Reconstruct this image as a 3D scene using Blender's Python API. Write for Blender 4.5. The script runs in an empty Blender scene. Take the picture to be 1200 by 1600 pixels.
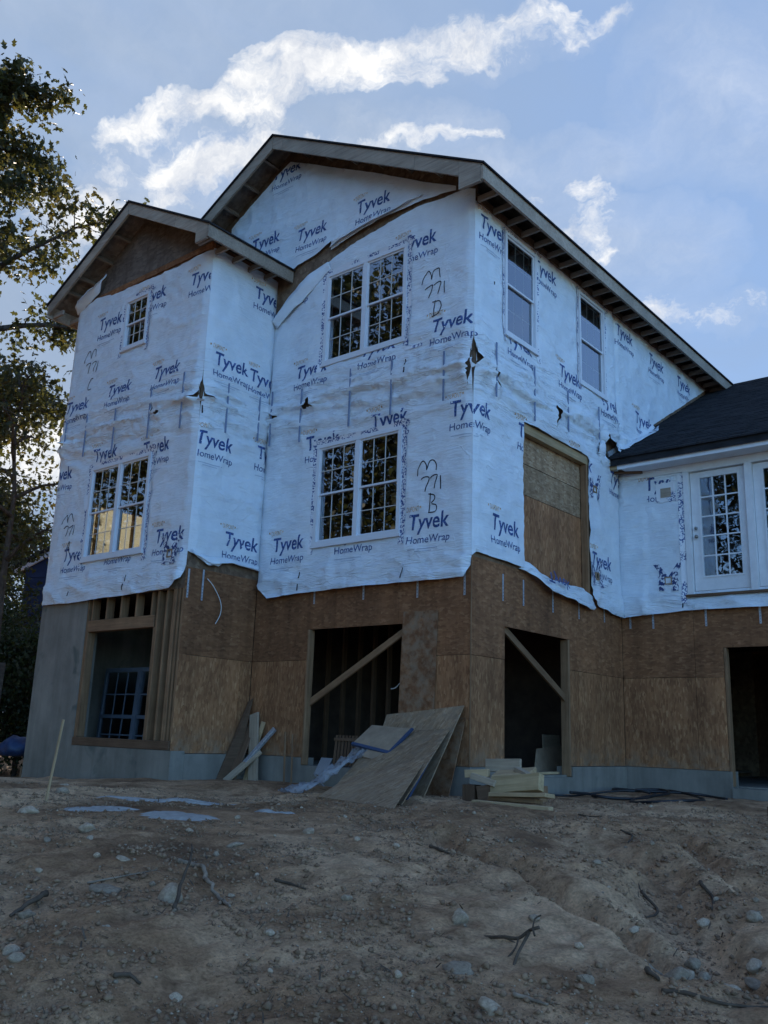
import bpy, bmesh, math, random
import numpy as np
from mathutils import Vector, Matrix, noise
from mathutils.bvhtree import BVHTree
from mathutils.geometry import delaunay_2d_cdt
random.seed(7); np.random.seed(7); noise.seed_set(3)
D = bpy.data; SC = bpy.context.scene; COL = SC.collection
rad = math.radians

# ------------------------------------------------------------------ camera
cam = D.cameras.new('camera'); cam_o = D.objects.new('camera', cam); COL.objects.link(cam_o)
cam.sensor_fit = 'VERTICAL'; cam.sensor_height = 24.0; cam.sensor_width = 18.0
cam.lens = 24.0*1408.2/1600.0; cam.clip_start = .05; cam.clip_end = 2000
CAM = Vector((6.7562, -9.8927, .3564))
_R = Vector((.770184, .636919, .033914)); _U = Vector((.128069, -.206517, .970025)); _F = Vector((-.624831, .742755, .240626))
cam_o.matrix_world = Matrix(((_R.x, _U.x, -_F.x, CAM.x), (_R.y, _U.y, -_F.y, CAM.y), (_R.z, _U.z, -_F.z, CAM.z), (0, 0, 0, 1)))
SC.camera = cam_o
SC.render.resolution_x = 768; SC.render.resolution_y = 1024
SC.render.engine = 'CYCLES'
SC.view_settings.view_transform = 'Standard'; SC.view_settings.look = 'None'
SC.view_settings.gamma = 1; SC.view_settings.use_curve_mapping = False
SC.view_settings.exposure = 1.86
SC.cycles.max_bounces = 8; SC.cycles.transparent_max_bounces = 12

# ------------------------------------------------------------------ sun and sky
SUN_EL = rad(12.5); SUN_BEAR = rad(-63)                # bearing from +Y, negative towards -X
sdir = Vector((math.sin(SUN_BEAR)*math.cos(SUN_EL), math.cos(SUN_BEAR)*math.cos(SUN_EL), math.sin(SUN_EL)))
sl = D.lights.new('sun', 'SUN'); sl.energy = 3.2; sl.angle = rad(.53); sl.color = (1, .86, .68)
so = D.objects.new('sun', sl); COL.objects.link(so); so.rotation_euler = sdir.to_track_quat('Z', 'Y').to_euler(); so.location = (-30, 30, 30)
W = D.worlds.new('World'); SC.world = W; W.use_nodes = True
wn = W.node_tree.nodes; wl = W.node_tree.links; wn.clear()
def N(t, tree=None, **kw):
    n = (tree or W.node_tree).nodes.new(t)
    for k, v in kw.items():
        if k.startswith('i_'): n.inputs[k[2:]].default_value = v
        else: setattr(n, k, v)
    return n
def setin(n, i, v, links):
    if isinstance(v, bpy.types.NodeSocket): links.new(v, n.inputs[i])
    elif v is not None: n.inputs[i].default_value = v
def wmath(op, a, b=None, c=None, clamp=False):
    n = N('ShaderNodeMath', operation=op, use_clamp=clamp)
    for i, v in enumerate((a, b, c)): setin(n, i, v, wl)
    return n.outputs[0]
def wvec(op, a, b=None, out=0):
    n = N('ShaderNodeVectorMath', operation=op)
    for i, v in enumerate((a, b)): setin(n, i, v, wl)
    return n.outputs[out]
sky = N('ShaderNodeTexSky'); sky.sky_type = 'NISHITA'; sky.sun_disc = False
sky.sun_elevation = SUN_EL; sky.sun_rotation = SUN_BEAR; sky.altitude = 20; sky.air_density = 1.0; sky.dust_density = .1; sky.ozone_density = 3.0
tc = N('ShaderNodeTexCoord'); gdir = tc.outputs['Generated']
def wnoise(scale, detail, rough, vec, dist=0.):
    n = N('ShaderNodeTexNoise'); n.noise_dimensions = '3D'
    n.inputs['Scale'].default_value = scale; n.inputs['Detail'].default_value = detail; n.inputs['Roughness'].default_value = rough
    n.inputs['Distortion'].default_value = dist
    wl.new(vec, n.inputs['Vector']); return n
warp = wvec('SCALE', wvec('SUBTRACT', wnoise(9, 5, .6, gdir).outputs['Color'], (.5, .5, .5)))
warp.node.inputs['Scale'].default_value = .10
wd = wvec('ADD', gdir, warp)
def capsule(A, B, r0, r1, strength):
    A = Vector(A); ba = Vector(B)-A
    pa = wvec('SUBTRACT', wd, tuple(A))
    h = wmath('MULTIPLY', wvec('DOT_PRODUCT', pa, tuple(ba), 1), 1/ba.length_squared, clamp=True)
    off = wvec('SCALE', tuple(ba)); wl.new(h, off.node.inputs['Scale'])
    d = wvec('LENGTH', wvec('SUBTRACT', pa, off), None, 1)
    rr = wmath('MULTIPLY_ADD', h, (r1-r0)*.76, r0*.76)
    q = wmath('SUBTRACT', 1., wmath('DIVIDE', d, rr), clamp=False)
    q = wmath('MAXIMUM', q, 0.)
    return wmath('MULTIPLY', wmath('POWER', q, .6), strength)
caps = [((-.711, .4135, .5688), (-.599, .5105, .6169), .026, .046, 1.1),
        ((-.6118, .4873, .6231), (-.4717, .5956, .6502), .044, .046, 1.1),
        ((-.4905, .5783, .6519), (-.3447, .6618, .6657), .046, .030, 1.08),
        ((-.3358, .6643, .6677), (-.3019, .6763, .6719), .016, .018, .75),
        ((-.6957, .4662, .5465), (-.6181, .5417, .5696), .040, .05, .95),
        ((-.64, .53, .545), (-.575, .57, .575), .045, .03, .9),
        ((-.6019, .5527, .5765), (-.4407, .6756, .591), .024, .017, .95),
        ((-.7781, .4027, .4821), (-.7384, .4477, .5044), .065, .05, 1.1),
        ((-.7245, .4178, .5482), (-.7158, .4344, .5467), .026, .026, .7),
        ((-.4191, .7404, .5255), (-.373, .7709, .5163), .035, .032, .62),
        ((-.367, .7533, .5457), (-.3546, .7678, .5336), .028, .030, .6),
        ((-.4178, .764, .4916), (-.3712, .7876, .4919), .024, .018, .6),
        ((-.343, .8299, .44), (-.2745, .8659, .4182), .032, .030, .9),
        ((-.2587, .8674, .425), (-.18, .89, .42), .022, .028, .85),
        ((-.8688, .4223, .2584), (-.8376, .4592, .2825), .08, .06, .9)]
softcaps = [((-.50, .66, .56), (-.3335, .7504, .5707), .05, .045, .35), ((-.263, .7499, .6071), (-.12, .81, .57), .12, .15, .30), ((-.55, .60, .60), (-.45, .67, .60), .05, .04, .4), ((-.42, .75, .52), (-.30, .82, .47), .09, .08, .3), ((-.72, .45, .53), (-.60, .55, .56), .09, .08, .45)]
tot = None; soft = None
for c in caps:
    s_ = capsule(*c); tot = s_ if tot is None else wmath('MAXIMUM', tot, s_)
for c in softcaps:
    s_ = capsule(*c); soft = s_ if soft is None else wmath('MAXIMUM', soft, s_)
# clouds of the same kind over the rest of the sky
sep = N('ShaderNodeSeparateXYZ'); wl.new(gdir, sep.inputs[0])
zc = wmath('MAXIMUM', sep.outputs[2], .12)
qx = wmath('DIVIDE', sep.outputs[0], zc); qy = wmath('DIVIDE', sep.outputs[1], zc)
comb = N('ShaderNodeCombineXYZ'); wl.new(qx, comb.inputs[0]); wl.new(wmath('MULTIPLY', qy, .55), comb.inputs[1])
far = wnoise(.75, 5, .6, comb.outputs[0], .4).outputs['Fac']
behind = wmath('SUBTRACT', 0., wvec('DOT_PRODUCT', gdir, (-.644, .765, 0.), 1))
gate = .16
cl_far = wmath('MULTIPLY', wmath('MULTIPLY', wmath('SUBTRACT', far, .5), 4.5, clamp=True), gate)
e1, e2 = Vector((.81, .55, .215)).normalized(), Vector((-.30, .08, .95)); e2 = (e2-e1*e2.dot(e1)).normalized(); e3 = e1.cross(e2)
cmb = N('ShaderNodeCombineXYZ')
for i_, (ax_, k_) in enumerate(((e1, .55), (e2, 1.35), (e3, 1.2))): wl.new(wmath('MULTIPLY', wvec('DOT_PRODUCT', wd, tuple(ax_), 1), k_), cmb.inputs[i_])
fine = wnoise(15, 12, .66, cmb.outputs[0], .25).outputs['Fac']
fineb = wmath('MULTIPLY_ADD', fine, 2.2, -1.1)
dens = wmath('ADD', wmath('MULTIPLY', tot, 1.62), wmath('SUBTRACT', wmath('MULTIPLY', fineb, 2.3), .45))
dens = wmath('MULTIPLY', dens, .92, clamp=True)
gt = wmath('MULTIPLY', tot, 6., clamp=True)
dens = wmath('MULTIPLY', dens, gt)
dens = wmath('MAXIMUM', dens, wmath('MULTIPLY', tot, .12))
dens = wmath('MAXIMUM', dens, cl_far)
dens = wmath('MAXIMUM', dens, wmath('MULTIPLY', soft, wmath('MULTIPLY_ADD', fine, 1.6, -.25, clamp=True)))
tint = N('ShaderNodeMixRGB', blend_type='MULTIPLY'); tint.inputs[0].default_value = 1; wl.new(sky.outputs[0], tint.inputs[1]); tint.inputs[2].default_value = (.71, .99, 1.31, 1)
# thin high haze, brightest towards the sun where it scatters forward
tosun = wmath('MAXIMUM', wmath('MULTIPLY_ADD', wvec('DOT_PRODUCT', gdir, tuple(sdir), 1), .55, .45), 0.)
hz_ = wmath('MULTIPLY_ADD', wnoise(2.2, 6, .6, comb.outputs[0], .5).outputs['Fac'], .30, .86)
veil = wmath('MULTIPLY', tosun, hz_, clamp=True)
skyv = N('ShaderNodeMixRGB'); wl.new(veil, skyv.inputs[0]); wl.new(tint.outputs[0], skyv.inputs[1]); skyv.inputs[2].default_value = (.93, 1.24, 1.74, 1)
cshade = N('ShaderNodeMixRGB'); wl.new(wmath('MULTIPLY_ADD', wnoise(16, 8, .65, wvec('ADD', wd, (.013, .0, .02))).outputs['Fac'], 2.6, -.85, clamp=True), cshade.inputs[0]); cshade.inputs[1].default_value = (1.7, 1.85, 2.15, 1); cshade.inputs[2].default_value = (3.6, 3.5, 3.3, 1)
mixc = N('ShaderNodeMixRGB'); wl.new(wmath('MULTIPLY', dens, .97), mixc.inputs[0]); wl.new(skyv.outputs[0], mixc.inputs[1]); wl.new(cshade.outputs[0], mixc.inputs[2])
bg = N('ShaderNodeBackground'); bg.inputs['Strength'].default_value = .10
wo = N('ShaderNodeOutputWorld'); wl.new(mixc.outputs[0], bg.inputs['Color']); wl.new(bg.outputs[0], wo.inputs['Surface'])

# ------------------------------------------------------------------ materials
class MatB:
    def __init__(s, name):
        s.m = D.materials.new(name); s.m.use_nodes = True; s.t = s.m.node_tree; s.n = s.t.nodes; s.l = s.t.links
        s.b = s.n['Principled BSDF']; s.out = s.n['Material Output']
    def node(s, t, **kw): return N(t, s.t, **kw)
    def coord(s, scale=(1, 1, 1), kind='Object', warp=0.):
        tc = s.node('ShaderNodeTexCoord'); mp = s.node('ShaderNodeMapping'); mp.inputs['Scale'].default_value = scale
        s.l.new(tc.outputs[kind], mp.inputs[0]); return mp.outputs[0]
    def noise(s, vec, scale, detail=4, rough=.55, dist=0.):
        n = s.node('ShaderNodeTexNoise'); n.inputs['Scale'].default_value = scale; n.inputs['Detail'].default_value = detail
        n.inputs['Roughness'].default_value = rough; n.inputs['Distortion'].default_value = dist
        s.l.new(vec, n.inputs['Vector']); return n.outputs['Fac']
    def ramp(s, fac, *stops):
        r = s.node('ShaderNodeValToRGB'); e = r.color_ramp.elements
        while len(e) < len(stops): e.new(.5)
        for k, (p, c) in zip(e, stops): k.position = p; k.color = (*c, 1) if len(c) == 3 else c
        s.l.new(fac, r.inputs[0]); return r.outputs[0]
    def mix(s, fac, a, b, mode='MIX'):
        n = s.node('ShaderNodeMixRGB', blend_type=mode)
        for i, v in enumerate((fac, a, b)):
            if isinstance(v, bpy.types.NodeSocket): s.l.new(v, n.inputs[i])
            else: n.inputs[i].default_value = v if i == 0 else (*v, 1)
        return n.outputs[0]
    def math(s, op, a, b=None, clamp=False):
        n = s.node('ShaderNodeMath', operation=op, use_clamp=clamp)
        for i, v in enumerate((a, b)): setin(n, i, v, s.l)
        return n.outputs[0]
    def bump(s, h, strength=.3, dist=.02, prev=None):
        n = s.node('ShaderNodeBump'); n.inputs['Strength'].default_value = strength; n.inputs['Distance'].default_value = dist
        s.l.new(h, n.inputs['Height'])
        if prev is not None: s.l.new(prev, n.inputs['Normal'])
        s.l.new(n.outputs[0], s.b.inputs['Normal']); return n.outputs[0]
    def base(s, c, rough=.7, spec=.3):
        if isinstance(c, bpy.types.NodeSocket): s.l.new(c, s.b.inputs['Base Color'])
        else: s.b.inputs['Base Color'].default_value = (*c, 1)
        s.b.inputs['Roughness'].default_value = rough; s.b.inputs['Specular IOR Level'].default_value = spec; return s.m
def mat_osb(name, cols, sc, dark=0.):
    m = MatB(name); oi = m.node('ShaderNodeObjectInfo')
    v = m.coord(sc)
    wv = m.node('ShaderNodeVectorMath', operation='ADD'); m.l.new(v, wv.inputs[0])
    nz = m.node('ShaderNodeTexNoise'); nz.inputs['Scale'].default_value = 1.1; m.l.new(v, nz.inputs['Vector'])
    m.l.new(nz.outputs['Color'], wv.inputs[1])
    vo = m.node('ShaderNodeTexVoronoi'); vo.inputs['Scale'].default_value = 1; vo.inputs['Randomness'].default_value = 1
    m.l.new(wv.outputs[0], vo.inputs['Vector'])
    flake = m.ramp(vo.outputs['Color'], (0, cols[0]), (.35, cols[1]), (.7, cols[2]), (1, cols[3]))
    big = m.noise(m.coord((1, 1, 1)), 1.3, 5, .65)
    stain = m.ramp(big, (.25, (.62, .60, .60)), (.5, (.9, .9, .9)), (.75, (1.1, 1.08, 1.04)))
    c = m.mix(1., flake, stain, 'MULTIPLY')
    c = m.mix(.55, c, m.ramp(m.noise(m.coord((3.2, 3.2, .35)), 1.6, 5, .65), (.36, (.55, .52, .5)), (.56, (1, 1, 1))), 'MULTIPLY')
    sz = m.node('ShaderNodeSeparateXYZ'); m.l.new(m.coord(), sz.inputs[0])
    sp_ = m.math('MULTIPLY', m.ramp(sz.outputs[2], (.0, (1, 1, 1)), (.42, (0, 0, 0))), m.ramp(m.noise(m.coord(), 5, 6, .7), (.42, (0, 0, 0)), (.62, (.8, .8, .8))))
    c = m.mix(sp_, c, (.24, .17, .11))
    rnd = m.math('MULTIPLY_ADD', oi.outputs['Random'], .3); rnd.node.inputs[2].default_value = .84
    cc = m.node('ShaderNodeCombineXYZ')
    for i in range(3): m.l.new(rnd, cc.inputs[i])
    c = m.mix(1., c, cc.outputs[0], 'MULTIPLY')
    g = m.noise(m.coord((sc[0]*1.5, sc[1]*1.5, sc[2]*1.5)), 2.2, 4, .7)
    m.bump(m.math('ADD', vo.outputs['Distance'], g), .35, .006)
    return m.base(c, .75, .25)
BR = ((.20, .085, .036), (.29, .130, .057), (.35, .165, .074), (.48, .26, .125))
BD = ((.165, .070, .030), (.225, .099, .043), (.27, .122, .055), (.35, .175, .085))
GR = ((.25, .145, .078), (.36, .225, .125), (.43, .285, .165), (.54, .39, .25))
M = {}
M['osb_low'] = mat_osb('osb strand board, strands upright', BR, (40, 40, 13))
M['osb_up'] = mat_osb('osb strand board, weathered dark', BD, (14, 14, 34))
M['osb_grey'] = mat_osb('osb strand board, greyed sheet', GR, (34, 14, 34))
M['osb_inner'] = mat_osb('osb sheathing behind wrap', ((.12, .075, .048), (.165, .105, .068), (.20, .135, .087), (.28, .195, .13)), (14, 14, 14))
M['soffit_ply'] = mat_osb('greyed roof deck underside', ((.19, .155, .125), (.25, .205, .165), (.29, .24, .195), (.36, .30, .25)), (14, 14, 14))
M['gable_ply'] = mat_osb('greyed gable plywood', ((.10, .077, .06), (.135, .104, .082), (.16, .125, .10), (.2, .16, .13)), (10, 10, 24))
def mat_wood(name, a, b, rough=.7):
    m = MatB(name); oi = m.node('ShaderNodeObjectInfo'); v = m.coord((1.6, 26, 26))
    ad = m.node('ShaderNodeVectorMath', operation='ADD'); m.l.new(v, ad.inputs[0])
    mul = m.node('ShaderNodeMath', operation='MULTIPLY'); m.l.new(oi.outputs['Random'], mul.inputs[0]); mul.inputs[1].default_value = 50
    m.l.new(mul.outputs[0], ad.inputs[1])
    g = m.noise(ad.outputs[0], 1.0, 5, .6, .6); k = m.noise(m.coord((1, 1, 1)), 2.5, 4, .6)
    c = m.ramp(g, (.3, a), (.7, b))
    c = m.mix(.55, c, m.ramp(k, (.3, (.55, .53, .5)), (.65, (1.1, 1.08, 1.05))), 'MULTIPLY')
    rnd = m.math('MULTIPLY_ADD', oi.outputs['Random'], .35); rnd.node.inputs[2].default_value = .78
    cc = m.node('ShaderNodeCombineXYZ')
    for i in range(3): m.l.new(rnd, cc.inputs[i])
    c = m.mix(1., c, cc.outputs[0], 'MULTIPLY')
    m.bump(g, .25, .004); return m.base(c, rough, .3)
M['lumber'] = mat_wood('framing lumber, brown weathered', (.17, .09, .045), (.29, .17, .09))
M['lumber_new'] = mat_wood('fresh pale lumber', (.34, .225, .12), (.50, .35, .20))
M['lumber_yellow'] = mat_wood('fresh yellow lumber', (.34, .235, .12), (.50, .36, .20))
M['lumber_grey'] = mat_wood('grey weathered lumber', (.29, .215, .145), (.44, .34, .24))
M['trim_wood'] = mat_wood('weathered fascia board', (.25, .20, .155), (.40, .34, .27))
M['lookout'] = mat_wood('grey brown lookout lumber', (.20, .16, .125), (.30, .25, .20))  # grey brown wood for all lookouts, darker than the fascia boards
M['lumber_deep'] = mat_wood('old brown lumber', (.10, .055, .03), (.17, .10, .06))
def mat_wrap(name, trans=.18):
    m = MatB(name); v = m.coord((1, 1, 1))
    n1 = m.noise(v, 2.2, 5, .6); n2 = m.noise(v, 26, 5, .65, .5); n3 = m.noise(m.coord((3, 3, 11)), 1.6, 4, .6, 1.2)
    c = m.ramp(n1, (.25, (.61, .66, .71)), (.6, (.70, .755, .81)), (.8, (.75, .79, .83)))
    c = m.mix(.15, c, m.ramp(m.noise(v, 9, 6, .7), (.38, (.78, .78, .78)), (.55, (1, 1, 1))), 'MULTIPLY')
    def crease(sc, wdt, lo, hi, seed):
        vv = m.coord(sc); ad = m.node('ShaderNodeVectorMath', operation='ADD'); m.l.new(vv, ad.inputs[0]); ad.inputs[1].default_value = (seed, seed*2, seed)
        q = m.math('ABSOLUTE', m.math('SUBTRACT', m.noise(ad.outputs[0], 1., 3, .5, .6), .5))
        ln_ = m.ramp(q, (0, (1, 1, 1)), (wdt, (0, 0, 0)))
        return m.math('MULTIPLY', ln_, m.ramp(m.noise(m.coord((.8, .8, .8)), 1., 3, .6), (lo, (0, 0, 0)), (hi, (1, 1, 1))))
    sz = m.node('ShaderNodeSeparateXYZ'); m.l.new(m.coord((1, 1, 1)), sz.inputs[0])
    band = m.ramp(m.math('MULTIPLY', sz.outputs[2], .1), (.475, (0, 0, 0)), (.515, (1, 1, 1)), (.60, (1, 1, 1)), (.64, (.12, .12, .12)))
    hem = m.ramp(m.math('MULTIPLY', sz.outputs[2], .1), (.27, (1, 1, 1)), (.31, (0, 0, 0)))
    bb = m.math('MAXIMUM', band, hem)
    h1 = m.math('MULTIPLY', m.math('MAXIMUM', crease((.7, .7, 5.), .035, .2, .5, 3.), crease((1.3, 1.3, 7.), .03, .3, .55, 8.)), bb)
    h2 = m.math('MULTIPLY', crease((1.1, .9, 1.5), .018, .48, .6, 5.), .6)
    bc = m.bump(m.math('MAXIMUM', h1, h2), .6, .016)
    b1 = m.bump(n3, .30, .04, bc); b2 = m.bump(m.noise(m.coord((1.2, 1.2, 9)), 1.3, 4, .6, 1.0), .4, .03, b1); m.bump(n2, .10, .004, b2)
    m.base(c, .45, .35)
    tr = m.node('ShaderNodeBsdfTranslucent'); tr.inputs[0].default_value = (.80, .77, .68, 1)
    mx = m.node('ShaderNodeMixShader'); mx.inputs[0].default_value = trans
    m.l.new(m.b.outputs[0], mx.inputs[1]); m.l.new(tr.outputs[0], mx.inputs[2]); m.l.new(mx.outputs[0], m.out.inputs[0]); return m.m
M['wrap'] = mat_wrap('white spun house wrap', .06)
M['wrap_glow'] = mat_wrap('thin house wrap over open studs', .5)
def flat(name, c, rough=.6, spec=.3, metal=0., var=.0, scale=8):
    m = MatB(name); m.b.inputs['Metallic'].default_value = metal
    if var:
        n = m.noise(m.coord(), scale, 5, .65)
        lo = tuple(x*(1-var) for x in c); hi = tuple(min(1, x*(1+var)) for x in c)
        col = m.ramp(n, (.3, lo), (.7, hi)); m.bump(n, .15, .004); return m.base(col, rough, spec)
    return m.base(c, rough, spec)
def mat_ink(name, c, holes):
    m = MatB(name); n = m.noise(m.coord((1, 1, 1)), 34, 3, .6)
    return m.base(m.ramp(n, (holes, tuple(min(1, x*2.2+.05) for x in c)), (holes+.14, c)), .55, .3)
M['navy'] = mat_ink('navy print ink', (.022, .055, .17), .36)
M['gold'] = mat_ink('faded ochre print ink', (.34, .22, .12), .42)
M['faint'] = flat('faint grey print ink', (.36, .42, .52), .6)
M['marker'] = flat('black felt marker', (.02, .02, .03), .6)
M['strap'] = flat('galvanised strap under wrap', (.17, .22, .33), .5, .4, .0, .25, 20)
M['metal'] = flat('galvanised steel strap', (.42, .44, .47), .4, .5, .6, .3, 30)
M['vinyl'] = flat('white vinyl', (.62, .64, .68), .4, .4, 0, .04, 4)
M['white'] = flat('white painted trim', (.66, .67, .69), .5, .35, 0, .08, 5)
M['shadowed'] = flat('dusty vinyl', (.10, .115, .14), .6, .3, 0, .2, 5)  # white vinyl coloured dark, standing in for the shade inside the bay
M['muntin'] = flat('cream grille bars', (.50, .48, .45), .45, .4)
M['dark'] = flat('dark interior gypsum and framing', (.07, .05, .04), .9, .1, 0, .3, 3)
M['black'] = flat('black rubber', (.018, .018, .02), .45, .4)
M['knob'] = flat('brushed nickel', (.25, .24, .23), .35, .5, .9)
M['blue'] = flat('blue foam board', (.035, .052, .10), .6)
M['tarp'] = flat('blue tarpaulin', (.012, .03, .085), .5, .4, 0, .4, 6)
M['card'] = flat('brown cardboard', (.27, .19, .125), .85, .2, 0, .2, 6)
M['navywall'] = flat('navy clapboard', (.016, .03, .075), .6, .3, 0, .2, 3)
M['pot'] = flat('white plastic', (.6, .6, .58), .5)
M['wire'] = flat('white cable', (.55, .56, .55), .5)
# window tape with broken navy lettering
m = MatB('window flashing tape'); v = m.coord((1, 1, 1))
n = m.noise(v, 38, 2, .5); k = m.noise(v, 3.2, 2, .5)
c = m.mix(m.math('MULTIPLY', m.ramp(n, (.5, (0, 0, 0)), (.53, (1, 1, 1))), m.ramp(k, (.44, (0, 0, 0)), (.48, (1, 1, 1)))), (.68, .70, .74), (.03, .07, .22))
m.bump(m.noise(v, 14, 4), .5, .01); M['tape'] = m.base(c, .35, .45)
m = MatB('lettered flashing tape'); v = m.coord((1, 1, 1))
n = m.noise(v, 22, 3, .55); c = m.mix(m.ramp(n, (.47, (0, 0, 0)), (.50, (1, 1, 1))), (.60, .63, .68), (.02, .045, .15))
m.bump(m.noise(v, 14, 4), .5, .01); M['tape_bold'] = m.base(c, .35, .45)
# glass: thin coated pane, partly mirror and partly clear
m = MatB('window glass'); m.n.remove(m.b)
gl = m.node('ShaderNodeBsdfGlossy'); gl.inputs['Roughness'].default_value = .012; gl.inputs[0].default_value = (.86, .92, 1, 1)
wav = m.noise(m.coord(), 2.5, 2, .5); bp = m.node('ShaderNodeBump'); bp.inputs['Strength'].default_value = .06; bp.inputs['Distance'].default_value = .02
m.l.new(wav, bp.inputs['Height']); m.l.new(bp.outputs[0], gl.inputs['Normal'])
tp = m.node('ShaderNodeBsdfTransparent'); tp.inputs[0].default_value = (.80, .85, .84, 1)
fr = m.node('ShaderNodeFresnel'); fr.inputs[0].default_value = 2.1
mx = m.node('ShaderNodeMixShader'); fm = m.math('MULTIPLY_ADD', fr.outputs[0], 1.6); fm.node.inputs[2].default_value = .05
m.l.new(fm, mx.inputs[0]); m.l.new(tp.outputs[0], mx.inputs[1]); m.l.new(gl.outputs[0], mx.inputs[2]); m.l.new(mx.outputs[0], m.out.inputs[0])
M['glass'] = m.m
# concrete
m = MatB('poured concrete'); v = m.coord()
n1 = m.noise(v, 1.1, 6, .65); n2 = m.noise(v, 30, 5, .7); n3 = m.noise(m.coord((2.2, 2.2, .25)), 2.2, 4, .6)
c = m.ramp(n1, (.3, (.165, .145, .12)), (.55, (.23, .205, .17)), (.75, (.29, .26, .215)))
c = m.mix(.5, c, m.ramp(n3, (.35, (.62, .62, .62)), (.6, (1.05, 1.05, 1.05))), 'MULTIPLY')
c = m.mix(m.ramp(m.noise(v, 1.9, 3, .6, .5), (.62, (0, 0, 0)), (.72, (.65, .65, .65))), c, (.07, .085, .075))
m.bump(n2, .25, .006); M['concrete'] = m.base(c, .85, .2)
# shingles
m = MatB('charcoal asphalt shingle'); v = m.coord(); oi = m.noise(v, 70, 4, .7); k = m.noise(m.coord((3, 7, 7)), 1.2, 2)
c = m.ramp(m.math('MULTIPLY_ADD', oi, .6), (.2, (.006, .007, .009)), (.6, (.017, .018, .022)), (.9, (.034, .034, .037)))
c = m.mix(.7, c, m.ramp(k, (.35, (.6, .6, .6)), (.6, (1.2, 1.2, 1.2))), 'MULTIPLY')
m.bump(oi, .5, .006); M['shingle'] = m.base(c, .95, .06)
# dirt
m = MatB('bare trodden dirt'); v = m.coord()
n1 = m.noise(v, .55, 6, .62, .4); n2 = m.noise(v, 4.5, 8, .68, .3); n3 = m.noise(v, 42, 6, .7); n4 = m.noise(v, 150, 3, .7)
c = m.ramp(n1, (.33, (.21, .115, .062)), (.47, (.44, .252, .138)), (.62, (.70, .44, .26)))
c = m.mix(.75, c, m.ramp(n2, (.32, (.40, .38, .36)), (.52, (1, 1, 1)), (.70, (1.32, 1.30, 1.26))), 'MULTIPLY')
c = m.mix(.8, c, m.ramp(n3, (.32, (.55, .54, .52)), (.52, (1, 1, 1)), (.70, (1.3, 1.3, 1.28))), 'MULTIPLY')
c = m.mix(m.ramp(m.noise(v, .8, 4, .6), (.56, (0, 0, 0)), (.70, (.7, .7, .7))), c, (.15, .082, .048))
b1 = m.bump(n2, .8, .06); b2 = m.bump(n3, 1., .03, b1); m.bump(n4, .8, .008, b2)
M['dirt'] = m.base(c, .95, .12)
def mat_stone(name, a, b):
    m = MatB(name); v = m.coord(); oi = m.node('ShaderNodeObjectInfo'); n1 = m.noise(v, 3, 5, .6); n2 = m.noise(v, 18, 5, .7)
    c = m.ramp(n1, (.3, a), (.7, b)); c = m.mix(.5, c, m.ramp(n2, (.35, (.6, .6, .6)), (.6, (1.1, 1.1, 1.1))), 'MULTIPLY')
    rnd = m.math('MULTIPLY_ADD', oi.outputs['Random'], .7); rnd.node.inputs[2].default_value = .6
    cc = m.node('ShaderNodeCombineXYZ')
    for i in range(3): m.l.new(rnd, cc.inputs[i])
    c = m.mix(1., c, cc.outputs[0], 'MULTIPLY'); m.bump(n2, .4, .05); return m.base(c, .85, .2)
M['stone'] = mat_stone('field stone', (.27, .19, .125), (.52, .39, .275))
M['clod'] = mat_stone('clods and pebbles of dirt', (.19, .112, .066), (.40, .255, .155))
M['cement'] = flat('dried cement wash', (.31, .285, .26), .85, .2, 0, .22, 14)
M['stick'] = flat('dead stick bark', (.24, .18, .13), .9, .15, 0, .4, 12)
M['darkstick'] = flat('dark root bark', (.085, .06, .042), .9, .15, 0, .4, 12)
m = MatB('oak bark'); v = m.coord((5, 5, 1.2)); n = m.noise(v, 2.5, 6, .7)
m.bump(n, .8, .05); M['bark'] = m.base(m.ramp(n, (.3, (.035, .028, .022)), (.7, (.12, .10, .085))), .95, .1)
def mat_leaf(name, a, b, c_, tcol):
    m = MatB(name); at = m.node('ShaderNodeAttribute'); at.attribute_name = 'tint'
    col = m.ramp(at.outputs['Fac'], (0, a), (.5, b), (1, c_)); m.base(col, .55, .35)
    tr = m.node('ShaderNodeBsdfTranslucent'); m.l.new(m.mix(1., col, tcol, 'MULTIPLY'), tr.inputs[0])
    mx = m.node('ShaderNodeMixShader'); mx.inputs[0].default_value = .34
    m.l.new(m.b.outputs[0], mx.inputs[1]); m.l.new(tr.outputs[0], mx.inputs[2]); m.l.new(mx.outputs[0], m.out.inputs[0]); return m.m
M['leaf'] = mat_leaf('oak leaf', (.024, .030, .014), (.044, .047, .019), (.09, .066, .027), (2.0, 1.85, .95))
M['leaf_dark'] = mat_leaf('dark undergrowth leaf', (.016, .026, .012), (.03, .042, .016), (.06, .055, .02), (1.7, 1.7, .8))
# clear plastic sheet
m = MatB('crumpled clear plastic sheet'); v = m.coord(); n = m.noise(v, 13, 5, .6, .6); m.bump(n, .7, .03)
m.base((.36, .36, .37), .35, .5); m.b.inputs['Alpha'].default_value = .52; M['plastic'] = m.m

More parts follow.
